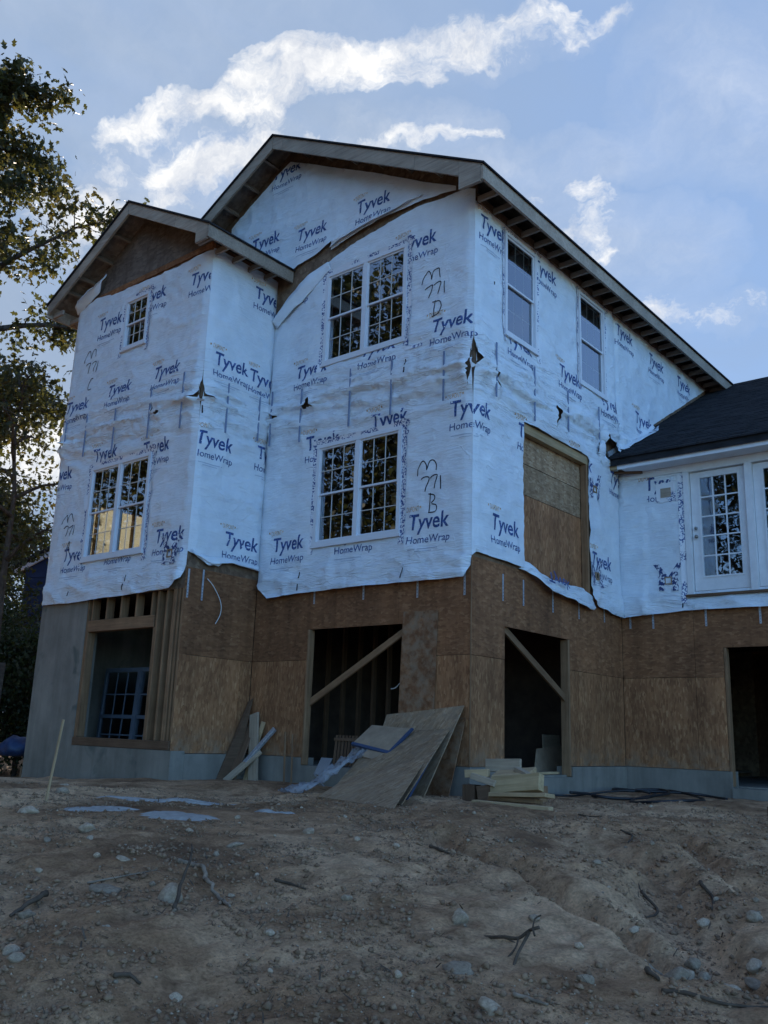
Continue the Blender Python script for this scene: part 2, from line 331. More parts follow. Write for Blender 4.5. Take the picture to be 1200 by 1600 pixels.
# ------------------------------------------------------------------ helpers
def link(name, me, parent=None, mat=None, loc=None, smooth=False):
    o = D.objects.new(name, me); COL.objects.link(o)
    if parent is not None: o.parent = parent
    if mat is not None:
        for x in (mat if isinstance(mat, (list, tuple)) else [mat]):
            me.materials.append(M[x] if isinstance(x, str) else x)
    if loc is not None: o.location = loc
    if smooth: me.polygons.foreach_set('use_smooth', [True]*len(me.polygons))
    return o
def mesh(name, v, f):
    me = D.meshes.new(name); me.from_pydata([tuple(p) for p in v], [], f); me.update(); return me
def tag(o, label, cat, group=None, kind=None):
    if label: o['label'] = label
    if cat: o['category'] = cat
    if group: o['group'] = group
    if kind: o['kind'] = kind
    return o
def empty(name, loc=(0, 0, 0)):
    o = D.objects.new(name, None); COL.objects.link(o); o.location = loc; o.empty_display_size = .2; return o
QF = [(0, 3, 2, 1), (4, 5, 6, 7), (0, 1, 5, 4), (1, 2, 6, 5), (2, 3, 7, 6), (3, 0, 4, 7)]
class MB:
    def __init__(s): s.v = []; s.f = []
    def hexa(s, c):
        k = len(s.v); s.v += [tuple(p) for p in c]; s.f += [tuple(i+k for i in q) for q in QF]
    def box(s, x0, x1, y0, y1, z0, z1):
        s.hexa([(x0, y0, z0), (x1, y0, z0), (x1, y1, z0), (x0, y1, z0), (x0, y0, z1), (x1, y0, z1), (x1, y1, z1), (x0, y1, z1)])
    def build(s, name, mat, parent=None, smooth=False): return link(name, mesh(name, s.v, s.f), parent, mat, None, smooth)
def boxo(name, mat, parent, x0, x1, y0, y1, z0, z1):
    b = MB(); b.box(min(x0, x1), max(x0, x1), min(y0, y1), max(y0, y1), min(z0, z1), max(z0, z1))
    return b.build(name, mat, parent)
def timber(name, mat, p0, p1, w, t, up=(0, 0, 1), parent=None, bev=.004, skew=0.):
    """a board running from p0 to p1; w across (along side), t thick (along up); local X is its length"""
    p0 = Vector(p0); p1 = Vector(p1); L = (p1-p0).length; x = (p1-p0).normalized()
    u = Vector(up); u = (u-x*u.dot(x))
    u = u.normalized() if u.length > 1e-4 else x.orthogonal().normalized()
    y = u.cross(x)
    bm = bmesh.new(); bmesh.ops.create_cube(bm, size=1)
    for q in bm.verts: q.co = Vector((q.co.x*L, q.co.y*w, q.co.z*t)); q.co.x += skew*q.co.y
    if bev: bmesh.ops.bevel(bm, geom=bm.edges[:], offset=bev, segments=1, affect='EDGES')
    me = D.meshes.new(name); bm.to_mesh(me); bm.free()
    o = link(name, me, parent, mat); c = (p0+p1)/2
    o.matrix_local = Matrix(((x.x, y.x, u.x, c.x), (x.y, y.y, u.y, c.y), (x.z, y.z, u.z, c.z), (0, 0, 0, 1)))
    return o
def tube_mesh(paths, sides=6):
    """paths: list of (points, radii) -> verts, faces"""
    V = []; Fc = []
    for pts, rr in paths:
        pts = [Vector(p) for p in pts]; n = len(pts); k0 = len(V); ref = Vector((0, 0, 1))
        for i, p in enumerate(pts):
            t = (pts[min(i+1, n-1)]-pts[max(i-1, 0)]).normalized()
            a = t.cross(ref)
            if a.length < .05: a = t.cross(Vector((1, 0, 0)))
            a.normalize(); b = t.cross(a)
            r = rr[i] if hasattr(rr, '__len__') else rr
            for j in range(sides):
                th = 2*math.pi*j/sides; V.append(tuple(p+(a*math.cos(th)+b*math.sin(th))*r))
        for i in range(n-1):
            for j in range(sides):
                a0 = k0+i*sides+j; a1 = k0+i*sides+(j+1) % sides
                Fc.append((a0, a1, a1+sides, a0+sides))
        Fc.append(tuple(k0+j for j in range(sides))[::-1]); Fc.append(tuple(k0+(n-1)*sides+j for j in range(sides)))
    return V, Fc
def smooth_path(p, sub=5):
    p = [Vector(q) for q in p]; o = []
    for i in range(len(p)-1):
        a = p[max(i-1, 0)]; b = p[i]; c = p[i+1]; d = p[min(i+2, len(p)-1)]
        for k in range(sub):
            t = k/sub; o.append(.5*((2*b)+(c-a)*t+(2*a-5*b+4*c-d)*t*t+(3*b-a-3*c+d)*t*t*t))
    o.append(p[-1]); return o

# ------------------------------------------------------------------ ground
def _hash(ix, iy, s):
    h = (ix.astype(np.int64)*374761393+iy.astype(np.int64)*668265263+s*2246822519) & 0xffffffff
    h = ((h ^ (h >> 13))*1274126177) & 0xffffffff
    return ((h ^ (h >> 16)) & 0xffff)/65535.
def vnoise(x, y, s=0):
    ix = np.floor(x); iy = np.floor(y); fx = x-ix; fy = y-iy; fx = fx*fx*(3-2*fx); fy = fy*fy*(3-2*fy)
    a = _hash(ix, iy, s); b = _hash(ix+1, iy, s); c = _hash(ix, iy+1, s); d = _hash(ix+1, iy+1, s)
    return (a*(1-fx)+b*fx)*(1-fy)+(c*(1-fx)+d*fx)*fy-.5
def fbm(x, y, o, s=0):
    v = 0; a = 1.
    for k in range(o): v = v+a*vnoise(x*2**k, y*2**k, s+k*17); a *= .52
    return v
def sm(a, b, v):
    t = np.clip((v-a)/(b-a), 0, 1); return t*t*(3-2*t)
def seg_d(X, Y, pts):
    d = np.full(np.shape(X), 1e9)
    for (ax, ay), (bx, by) in zip(pts[:-1], pts[1:]):
        dx, dy = bx-ax, by-ay; h = np.clip(((X-ax)*dx+(Y-ay)*dy)/(dx*dx+dy*dy), 0, 1)
        d = np.minimum(d, np.hypot(X-ax-h*dx, Y-ay-h*dy))
    return d
RILL = [(2.2, -3.6), (2.51, -3.95), (2.9, -4.09), (3.26, -4.24), (3.53, -4.36), (3.83, -4.57), (4.06, -4.69), (4.29, -4.78), (4.8, -5.2)]
RILL2 = [(3.5, -2.0), (3.78, -2.24), (4.17, -2.87), (4.45, -3.05), (4.9, -3.5)]
RILL3 = [(3.12, -2.83), (3.49, -2.98), (3.81, -3.12), (4.28, -3.98), (4.66, -4.47), (5.0, -4.9)]
def ground(X, Y):
    X = np.asarray(X, float); Y = np.asarray(Y, float)
    t = (X-6.756)*-.644+(Y+9.893)*.765; r = (X-6.756)*.765+(Y+9.893)*.644
    p = -.38-.135*np.clip(-5.0-X, 0, 6)*sm(3.5, -2.5, Y)-.05*np.clip(-5.0-X, 0, 30)*0-.01*np.clip(r-5, 0, 40)
    base = -1.28+(p+1.28)*sm(-1.5, 9.5, t)
    near = 1-sm(25, 60, np.hypot(X, Y))
    wallz = np.clip(np.minimum.reduce([np.hypot(np.clip(X-x1, 0, None)+np.clip(x0-X, 0, None), np.clip(y0-Y, 0, None)+np.clip(Y-y1, 0, None)) for x0, x1, y0, y1 in ((-8.2, 0, 0, 12), (-8.2, -4.2, -1.47, 0), (0, 9, 4.57, 14))]), 0, 2)
    k = sm(0, 1.4, wallz)
    h = (  .12*fbm(X*.42, Y*.42, 3, 5)+.05*fbm(X*1.5, Y*1.5, 4, 9)*(.4+.6*k)+.034*fbm(X*6, Y*6, 3, 21)+.012*fbm(X*17, Y*17, 2, 33))*(.25+.75*k)
    h = h+.030*np.abs(fbm(X*3.1, Y*3.1, 3, 44))*k
    d = seg_d(X, Y, RILL)+.05*fbm(X*5, Y*5, 2, 3); h = h-.13*np.exp(-(d/.085)**2)+.03*np.exp(-((d-.2)/.1)**2)
    d = seg_d(X, Y, RILL2)+.05*fbm(X*5, Y*5, 2, 3); h = h-.12*np.exp(-(d/.11)**2)
    d = seg_d(X, Y, RILL3)+.12*fbm(X*4, Y*4, 3, 13); h = h-.20*np.exp(-(d/.26)**2)
    pud = np.exp(-(((X+.2)/1.9)**2+((Y+4.45)/.75)**2)**2)
    h = h*(1-.8*pud)
    return base+h*near+(1-near)*.8*fbm(X*.02, Y*.02, 3, 2)
def gz(x, y): return float(ground(np.array([x]), np.array([y]))[0])
def axis(lo, hi, step, far):
    mid = np.arange(lo, hi, step); out = []; s = step; p = hi
    while p < far: out.append(p); s *= 1.35; p += s
    out.append(far); neg = []; s = step; p = lo-step
    while p > -far: neg.append(p); s *= 1.35; p -= s
    neg.append(-far)
    return np.concatenate([neg[::-1], mid, out])
gx = axis(-3.2, 6.6, .028, 400.); gy = axis(-8.6, 1.2, .028, 400.)
XX, YY = np.meshgrid(gx, gy); ZZ = ground(XX, YY); nx, ny = len(gx), len(gy)
gv = np.stack([XX.ravel(), YY.ravel(), ZZ.ravel()], 1)
ii = np.arange(nx*ny).reshape(ny, nx)
gf = np.stack([ii[:-1, :-1].ravel(), ii[:-1, 1:].ravel(), ii[1:, 1:].ravel(), ii[1:, :-1].ravel()], 1)
def npmesh(name, v, f):
    me = D.meshes.new(name); me.vertices.add(len(v)); me.vertices.foreach_set('co', np.asarray(v, np.float32).ravel())
    n, k = f.shape; me.loops.add(n*k); me.loops.foreach_set('vertex_index', f.astype(np.int32).ravel())
    me.polygons.add(n); me.polygons.foreach_set('loop_start', np.arange(0, n*k, k, dtype=np.int32))
    me.update(calc_edges=True); me.validate(); return me
g = link('ground', npmesh('ground', gv, gf), None, 'dirt', None, True)
tag(g, 'bare grey brown churned dirt sloping up to the house', None, None, 'structure')

# ------------------------------------------------------------------ house
H = empty('unfinished_house')
tag(H, 'unfinished two storey house in white printed wrap over a bare board basement', 'house')
XL, XB, D1, D2 = -8.2, -4.216, 1.466, 4.567
WALL = {'A': (lambda u, z, d: Vector((u, -d, z))), 'F': (lambda u, z, d: Vector((u, -D1-d, z))),
        'B': (lambda u, z, d: Vector((d, u, z))), 'S': (lambda u, z, d: Vector((XB+d, u, z))),
        'W': (lambda u, z, d: Vector((u, D2-d, z))), 'L': (lambda u, z, d: Vector((XL-d, -u, z))),
        'K': (lambda u, z, d: Vector((-u, 11+d, z)))}
def slab(mb, w, u0, u1, z0, z1, d0, d1):
    P = WALL[w]
    c = [P(u, z, d) for z in (z0, z1) for (u, d) in ((u0, d1), (u1, d1), (u1, d0), (u0, d0))]
    mb.hexa(c)
def cut(rect, holes):
    """rectangle minus rectangular holes -> list of rectangles"""
    out = [rect]
    for h in holes:
        nxt = []
        for (a, b, c, d) in out:
            x0, x1, y0, y1 = max(a, h[0]), min(b, h[1]), max(c, h[2]), min(d, h[3])
            if x0 >= x1 or y0 >= y1: nxt.append((a, b, c, d)); continue
            if a < x0: nxt.append((a, x0, c, d))
            if x1 < b: nxt.append((x1, b, c, d))
            if c < y0: nxt.append((x0, x1, c, y0))
            if y1 < d: nxt.append((x0, x1, y1, d))
        out = nxt
    return [r for r in out if r[1]-r[0] > .004 and r[3]-r[2] > .004]
def panel(name, mat, w, rect, holes=(), d0=-.04, d1=0., parent=None):
    mb = MB()
    for r in cut(rect, holes): slab(mb, w, *r, d0, d1)
    return mb.build(name, mat, parent or H)
# openings (u0,u1,z0,z1)
WIN = {'A': [(-2.96, -1.23, 6.22, 7.85), (-2.96, -1.23, 3.19, 4.83)], 'F': [(-7.06, -5.33, 3.10, 4.76), (-6.55, -5.86, 6.87, 7.83)],
       'B': [(.76, 1.69, 6.29, 8.0), (3.13, 4.10, 6.29, 8.0)], 'S': [], 'W': [(1.20, 3.45, 2.76, 4.92)]}
def inset(r, k): return (r[0]+k, r[1]-k, r[2]+k, r[3]-k)
SH = {w: [inset(r, .06) for r in WIN[w]] for w in WIN}
# sheathing behind the wrap
panel('wall_sheathing', 'osb_inner', 'A', (XB, 0, 2.75, 8.3), SH['A'], -.04, 0)
panel('wall_sheathing', 'osb_inner', 'F', (XL, XB, 2.42, 8.2), SH['F'], -.04, 0)
panel('wall_sheathing', 'osb_inner', 'S', (-D1+.042, -.002, 2.75, 8.2), (), -.04, 0)
BO = (1.29, 3.37, 2.55, 5.03)
panel('wall_sheathing', 'osb_inner', 'B', (.042, 11, 2.75, 8.3), SH['B']+[BO], -.04, 0)
panel('wall_sheathing', 'osb_inner', 'W', (.002, 7.5, 2.75, 5.0), SH['W'], -.04, 0)
LO = (-.55, 1.05, 3.05, 4.42)
panel('wall_sheathing', 'osb_inner', 'L', (-11, D1-.042, 2.3, 8.2), [LO], -.04, 0)
panel('wall_sheathing', 'osb_inner', 'K', (-.1, 8.158, -.4, 8.2), (), -.04, 0)
b = MB(); b.box(7.46, 7.5, D2+.042, 14, -.4, 5); b.box(.002, 7.458, 13.96, 14, -.4, 5); b.box(.002, .04, 11.05, 13.95, -.4, 5); b.build('wing_rear_wall', 'osb_inner', H)
# basement boards, one object per sheet
OA = (-2.98, -1.10, -.2, 1.89); OB = (.83, 2.69, -.2, 1.89); OW = (1.70, 4.10, -.3, 1.89)
for w, hole, low, up in (('A', OA, [(XB+.004, -2.982), (-1.098, -.003)], [(XB+.004, -2.45), (-2.445, -1.23), (-1.225, -.003)]),
                         ('S', (9, 9, 9, 9), [(-D1+.003, -.244), (-.238, -.014)], [(-D1+.003, -.014)]),
                         ('B', OB, [(.003, .828), (2.692, 2.955), (2.961, 3.93), (3.936, D2-.014)], [(.003, 1.22), (1.226, 2.44), (2.446, 3.66), (3.666, D2-.014)]),
                         ('W', OW, [(.004, 1.235), (1.241, 1.698), (4.1, 7.4)], [(.004, 1.24), (1.246, 2.46), (2.466, 3.68), (3.686, 7.4)])):
    for a, c in low: panel('osb_panel', 'osb_low', w, (a, c, 0.006, 1.427), (), -.012+.002*random.random(), .0+.003*random.random())
    for a, c in up: panel('osb_panel', 'osb_up', w, (a, c, 1.433, 2.75), [hole], -.012, .0015+.003*random.random())
# foundation
def conc(w, u0, u1, z0, z1, d1=.03, d0=-.24): return panel('foundation_wall', 'concrete', w, (u0, u1, z0, z1), (), d0, d1)
conc('A', XB, -2.98, -1.3, 0); conc('A', -2.98, -1.10, -1.3, -.11); conc('A', -1.10, .03, -1.3, 0)
conc('S', -D1+.243, -.031, -1.3, -.002); conc('B', .241, .83, -1.3, 0); conc('B', .83, 2.69, -1.3, -.15); conc('B', 2.69, D2-.031, -1.3, -.002)
conc('W', .031, 1.74, -1.3, 0); conc('W', 1.74, 4.1, -1.3, -.24, .06); conc('W', 4.1, 7.5, -1.3, 0)
conc('F', XL, -6.77, -1.5, 2.39, .012); conc('F', -6.77, XB+.028, -1.5, .038, .012, -.24)
conc('L', -11, D1-.25, -1.5, 2.30, .012)
# inside: floors, ceiling, basement slab, partitions
b = MB()
b.box(XL+.05, -.05, .05, 10.95, -.16, -.12); b.box(XL+.05, XB-.05, -D1+.25, .05, -.16, -.121); b.box(.05, 7.4, D2+.25, 13.9, -.26, -.22)
b.build('basement_slab', 'concrete', H)
b = MB()
for z in (2.45, 5.35, 8.02):
    b.box(XL+.05, -.05, .05, 10.95, z, z+.25); b.box(XL+.05, XB-.05, -D1+.05, .049, z, z+.25)
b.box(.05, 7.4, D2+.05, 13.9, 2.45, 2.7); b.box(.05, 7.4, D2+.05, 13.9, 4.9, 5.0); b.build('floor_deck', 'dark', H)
b = MB(); b.box(-5.0, -.05, 3.6, 3.66, 2.7, 8.0); b.box(-3.6, -3.54, 3.67, 10.9, -.1, 8.0); b.box(-5.0, -4.94, 1.1, 3.59, 2.7, 8.0); b.box(XL+.05, -5.0, 2.3, 2.36, 2.7, 8.0)
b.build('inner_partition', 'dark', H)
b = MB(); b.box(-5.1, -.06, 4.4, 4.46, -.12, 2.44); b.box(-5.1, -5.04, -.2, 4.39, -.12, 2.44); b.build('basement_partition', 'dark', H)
for x in (-4.42, -4.04, -3.67, -3.34, -3.01, -2.72): timber('stud', 'lumber_deep', (x, 2.0, -.12), (x, 2.0, 2.44), .04, .09, (0, 1, 0), H, 0)
timber('plate', 'lumber', (-4.9, 2.0, 2.40), (-2.2, 2.0, 2.40), .09, .04, (0, 0, 1), H, 0)
# translucent wrap over the stud opening in the left wall, seen from inside through the bay window
slabm = MB(); slab(slabm, 'L', LO[0]-.05, LO[1]+.05, LO[2]-.05, LO[3]+.05, .018, .020); slabm.build('backlit_wrap', 'wrap_glow', H)
for y in (-.95, -.62, -.22, .18, .45): timber('stud', 'lumber', (XL+.06, y, 2.75), (XL+.06, y, 5.3), .04, .09, (1, 0, 0), H, 0)
timber('plate', 'lumber', (XL+.06, -1.2, 4.44), (XL+.06, 2.2, 4.44), .09, .07, (0, 0, 1), H, 0)
# bay basement rough framing
fy = -D1
def member(u0, u1, z0, z1, dep=.14, mat='lumber', d=0.):
    L = 'z' if z1-z0 > u1-u0 else 'u'
    y = fy-d+dep/2
    if L == 'z': timber('stud', mat, ((u0+u1)/2, y, z0), ((u0+u1)/2, y, z1), u1-u0, dep, (0, 1, 0), H, .003)
    else: timber('header' if z0 > 1 else 'sill_plate', mat, (u0, y, (z0+z1)/2), (u1, y, (z0+z1)/2), dep, z1-z0, (0, 0, 1), H, .003)
member(-6.765, -4.24, .042, .17, .16, 'lumber_deep', .02)
member(-6.765, -6.725, .172, 2.40); member(-6.72, -6.68, .172, 1.86)
member(-6.72, -4.905, 1.865, 2.05)
for a in (-6.60, -6.19, -5.79, -5.38, -4.97): member(a-.04, a, 2.052, 2.42)
for a in (-4.905, -4.86): member(a+.003, a+.043, .172, 1.862 if a < -4.9 else 2.42)
for a in (-4.60, -4.43, -4.385, -4.30): member(a-.04, a, .172, 2.42)
member(-4.258, XB-.002, .172, 2.42)
# door bucks and braces
timber('jamb_post', 'lumber', (-2.96, .03, -.1), (-2.96, .03, 1.885), .038, .12, (0, 1, 0), H)
timber('jamb_post', 'lumber', (-.06, 2.665, -.14), (-.06, 2.665, 1.885), .045, .14, (1, 0, 0), H)
timber('jamb_post', 'lumber', (1.725, D2+.06, -.22), (1.725, D2+.06, 1.885), .04, .12, (0, 1, 0), H)
timber('diagonal_brace', 'lumber', (-2.97, .07, .79), (-1.08, .07, 1.84), .04, .095, (0, 0, 1), H)
timber('diagonal_brace', 'lumber', (-.07, .86, 1.90), (-.07, 2.70, .98), .04, .10, (0, 0, 1), H)
# board fixed over the right part of the front opening
timber('osb_panel', 'osb_up', (-.86, -.035, .50), (-.83, -.012, 2.05), .60, .012, (0, 1, 0), H, .001)
# corner strip
timber('corner_strip', 'lumber', (.012, -.012, .02), (.012, -.012, 2.72), .012, .012, (1, 0, 0), H, 0)

# ---- boarded opening on the side wall
panel('osb_panel', 'osb_grey', 'B', (1.29, 3.34, 4.46, 4.90), (), -.12, -.10); panel('osb_panel', 'osb_grey', 'B', (1.29, 3.34, 3.97, 4.45), (), -.12, -.103)
panel('osb_panel', 'osb_low', 'B', (1.29, 3.34, 2.6, 3.96), (), -.12, -.10)
timber('header', 'lumber_yellow', (-.03, 1.29, 4.96), (-.03, 3.42, 4.96), .10, .15, (0, 0, 1), H)
timber('jamb_post', 'lumber', (-.03, 3.345, 2.6), (-.03, 3.345, 4.88), .045, .12, (1, 0, 0), H)

# ------------------------------------------------------------------ house wrap
def pip(u, z, poly):
    c = False; j = len(poly)-1
    for i in range(len(poly)):
        (x0, y0), (x1, y1) = poly[i], poly[j]
        if (y0 > z) != (y1 > z) and u < (x1-x0)*(z-y0)/(y1-y0)+x0: c = not c
        j = i
    return c
def dseg(u, z, poly, closed=True):
    d = 9.; n = len(poly)
    for i in range(n if closed else n-1):
        (x0, y0), (x1, y1) = poly[i], poly[(i+1) % n]; dx, dy = x1-x0, y1-y0; L = dx*dx+dy*dy
        h = max(0, min(1, ((u-x0)*dx+(z-y0)*dy)/L)) if L else 0
        d = min(d, math.hypot(u-x0-h*dx, z-y0-h*dy))
    return d
def rid(x, y, s):                                   # sharp folds
    v = noise.noise(Vector((x, y, s))); return max(0, 1-abs(v)*3.2)**1.6
def sst(a, b, v):
    t = max(0, min(1, (v-a)/(b-a))); return t*t*(3-2*t)
LAP = {'A': 5.52, 'F': 5.42, 'S': 5.62, 'B': 5.42, 'W': 99}
def lapz(w, u): return LAP[w]+.10*noise.noise(Vector((u*.9, 3.3, LAP[w])))+.03*noise.noise(Vector((u*4, 1.3, LAP[w])))
def drape(w, u, z, s, ends, holes):
    e = min(abs(u-ends[0]), abs(u-ends[1])); ef = sst(0, .10, e)
    for h in holes:
        dx = max(h[0]-u, 0, u-h[1]); dz = max(h[2]-z, 0, z-h[3]); ef = min(ef, .25+.75*sst(.02, .18, math.hypot(dx, dz)))
    d = .012+.016*noise.noise(Vector((u*.9, z*.7, s)))
    fl = math.exp(-((z-5.45)/.50)**2)
    d += fl*(.064*rid(u*.33+z*.4, z*4.6+u*.5, s)+.040*rid(u*.5, z*7.5-u*.8, s+31)+.022*rid(u*1.2-z, z*9, s+4)+.018*rid(u*3-z*2, z*14, s+5))
    d += .026*rid(u*1.1+z*1.1, z*1.2-u*1.1, s+7)*(.4+.6*sst(-.2, .35, noise.noise(Vector((u*.6, z*.6, s+2)))))
    d += .015*rid(u*2.6-z*1.3, z*3.1+u*.4, s+12)+.010*rid(u*5+z*4, z*6-u*3, s+15)
    if z < 3.15: d += sst(3.15, 2.45, z)*(.05+.045*rid(u*.9, z*4.+u*.8, s+9)+.02*noise.noise(Vector((u*2.5, z, s))))
    if z > lapz(w, u) and w != 'W': d += .034*sst(.0, .02, z-lapz(w, u))*(1-sst(.4, 1.3, z-lapz(w, u)))
    return .006+max(.002, d+.012)*ef
SHEETS = {}
def wrap_sheet(w, outline, holes, tears, ends, step=.058, seed=0, extra=None, name='housewrap'):
    rnd = random.Random(seed); V = []; E = []
    def loop(poly, jag=0., seg=.07):
        k0 = len(V); pts = []
        for i in range(len(poly)):
            a = Vector(poly[i]); b_ = Vector(poly[(i+1) % len(poly)]); n = max(1, int((b_-a).length/seg))
            for q in range(n): pts.append(a.lerp(b_, q/n)+Vector((rnd.uniform(-jag, jag), rnd.uniform(-jag, jag))))
        for p in pts: V.append(p)
        for i in range(len(pts)): E.append((k0+i, k0+(i+1) % len(pts)))
        return [tuple(p) for p in pts]
    oj = loop(outline)
    rect = [[(h[0], h[2]), (h[1], h[2]), (h[1], h[3]), (h[0], h[3])] for h in holes]
    for r in rect: loop(r)
    tj = [loop(t, .011, .035) for t in tears]
    us = [p[0] for p in outline]; zs = [p[1] for p in outline]
    z = min(zs); row = 0
    while z < max(zs):
        u = min(us)+(row % 2)*step/2
        while u < max(us):
            p = (u+rnd.uniform(-.3, .3)*step, z+rnd.uniform(-.3, .3)*step)
            inh = any(h[0]-.02 < p[0] < h[1]+.02 and h[2]-.02 < p[1] < h[3]+.02 for h in holes)
            if not inh and pip(*p, oj) and not any(pip(*p, t) for t in tj):
                bad = min((dseg(*p, t) for t in tj), default=9)
                if bad > .015: V.append(Vector(p))
            u += step
        z += step*.85; row += 1
    if w != 'W' and min(zs) < LAP[w] < max(zs):
        u = min(us)
        while u < max(us):
            for k in (-.004, .02):
                p = (u, lapz(w, u)+k)
                if pip(*p, oj) and dseg(*p, oj) > .02 and not any(pip(*p, t) for t in tj): V.append(Vector(p))
            u += .035
    r = delaunay_2d_cdt([Vector((p[0], p[1])) for p in V], E, [], 0, 1e-4)
    vo, fo = r[0], r[2]; P = WALL[w]; F3 = []
    for f in fo:
        c = sum((vo[i] for i in f), Vector((0, 0)))/len(f)
        if not pip(c.x, c.y, oj) or any(pip(c.x, c.y, t) for t in tj): continue
        if any(h[0] < c.x < h[1] and h[2] < c.y < h[3] for h in holes): continue
        F3.append(tuple(f))
    co = []
    for p in vo:
        d = drape(w, p.x, p.y, seed*3.1, ends, holes)
        if tears:
            td = min(dseg(p.x, p.y, t) for t in tj)
            d += .035*math.exp(-(td/.05)**2)+.012*math.exp(-(td/.2)**2)
        if extra: d += extra(p.x, p.y)
        co.append(P(p.x, p.y, d))
    used = sorted({i for f in F3 for i in f}); mp = {k: i for i, k in enumerate(used)}
    me = mesh(name, [co[i] for i in used], [tuple(mp[i] for i in f) for f in F3])
    bm = bmesh.new(); bm.from_mesh(me); bmesh.ops.recalc_face_normals(bm, faces=bm.faces)
    nrm = (P(0, 0, 1)-P(0, 0, 0))
    if bm.faces and sum((f.normal.dot(nrm) for f in bm.faces)) < 0: bmesh.ops.reverse_faces(bm, faces=bm.faces[:])
    bm.to_mesh(me); tree = BVHTree.FromBMesh(bm); bm.free()
    o = link(name, me, H, 'wrap', None, True); SHEETS.setdefault(w, []).append((o, tree)); return o
sA = wrap_sheet('A', [(XB+.007, 2.95), (XB+.007, 2.78), (-4.08, 2.58), (-3.85, 2.415), (-3.18, 2.45), (-1.68, 2.465), (-.6, 2.45), (-.08, 2.46), (-.01, 2.62), (.0065, 2.75), (.0065, 8.12), (.0065, 8.34), (-.11, 8.37), (-.92, 8.42), (-1.78, 8.33), (-2.46, 8.24), (-2.99, 8.08), (-3.45, 7.9), (-3.80, 7.74), (-4.12, 7.42), (XB+.007, 7.34)],
    [inset(r, .05) for r in WIN['A']], [[(.004, 5.84), (.004, 5.50), (-.03, 5.30), (-.045, 5.19), (-.055, 5.40), (-.03, 5.62)], [(-3.16, 5.69), (-3.27, 5.50), (-3.02, 5.49), (-3.13, 5.56)], [(-4.10, 5.59), (-3.84, 5.47), (-4.12, 5.46)]], (XB, 0.), seed=1)
sF = wrap_sheet('F', [(XL-.01, 2.39), (-7.2, 2.37), (-6.27, 2.385), (-5.2, 2.40), (-4.42, 2.42), (-4.26, 2.58), (-4.213, 2.78), (XB+.0065, 2.97), (XB+.0065, 8.09), (-5.6, 8.06), (-6.9, 8.12), (-7.55, 8.2), (XL-.01, 8.05)],
    [inset(r, .05) for r in WIN['F']], [[(-4.218, 5.70), (-4.216, 5.52), (-4.225, 5.47), (-4.40, 5.45), (-4.28, 5.49), (-4.235, 5.56)], [(-5.32, 5.41), (-5.17, 5.43), (-5.25, 5.33)], [(-8.19, 5.40), (-7.90, 5.34), (-8.10, 5.2)]], (XL, XB), seed=2)
sS = wrap_sheet('S', [(-D1-.0065, 2.99), (-1.30, 2.91), (-1.13, 2.84), (-.91, 2.83), (-.80, 2.91), (-.6, 2.98), (-.4, 2.93), (-.007, 2.93), (-.007, 8.12), (-D1-.0065, 8.12)],
    [], [[(-1.468, 5.66), (-1.44, 5.55), (-1.30, 5.46), (-1.468, 5.49)], [(-.12, 5.55), (-.04, 5.57), (-.04, 5.45)]], (-D1, 0.), seed=3)
sB = wrap_sheet('B', [(-.0065, 2.75), (.05, 2.81), (.6, 2.80), (1.29, 2.78), (1.29, 5.03), (3.37, 5.03), (3.37, 2.62), (3.6, 2.51), (4.0, 2.45), (4.56, 2.43), (4.56, 4.95), (4.56, 5.5), (9.2, 8.14), (-.0065, 8.14)],
    [inset(r, .05) for r in WIN['B']], [[(3.92, 5.60), (4.14, 5.50), (4.42, 5.36), (4.20, 5.18), (3.92, 5.12)], [(2.16, 5.56), (2.30, 5.50), (2.26, 5.34), (2.19, 5.20), (2.20, 5.42)], [(-.004, 5.80), (-.004, 5.52), (.05, 5.60), (.03, 5.70)], [(.33, 5.56), (.52, 5.25), (.44, 5.47)]], (0, D2), seed=4)
sW = wrap_sheet('W', [(.007, 2.425), (.52, 2.46), (1.15, 2.50), (2.43, 2.49), (4, 2.5), (7.4, 2.5), (7.4, 4.96), (.007, 4.96)], [inset(r, .05) for r in WIN['W']], [], (0, 9.), seed=5,
    extra=lambda u, z: .02*sst(.53, .50, u)*sst(4.7, 4.4, z)+.045*sst(.52, .5, u)*sst(3.3, 2.6, z))
RP = .545                                            # roof pitch
def ztop(x): return 10.80-RP*abs(x+4.06)
sG = wrap_sheet('A', [(-5.6, 9.2), (-4.6, 8.6), (-3.82, 8.22), (-3.5, 8.30), (-3.21, 8.34), (-2.87, 8.45), (-2.885, 8.29), (-2.47, 8.39), (-1.78, 8.47), (-.96, 8.50), (-.30, 8.40), (-.30, 8.47), (-.96, 8.83), (-2, 9.42), (-4.06, 10.5), (-5.6, 9.68)],
    [], [], (-9, 9), seed=6, name='gable_wrap', extra=lambda u, z: .05*sst(8.85, 8.4, z)*(.5+.5*noise.noise(Vector((u*1.7, z, 3)))))

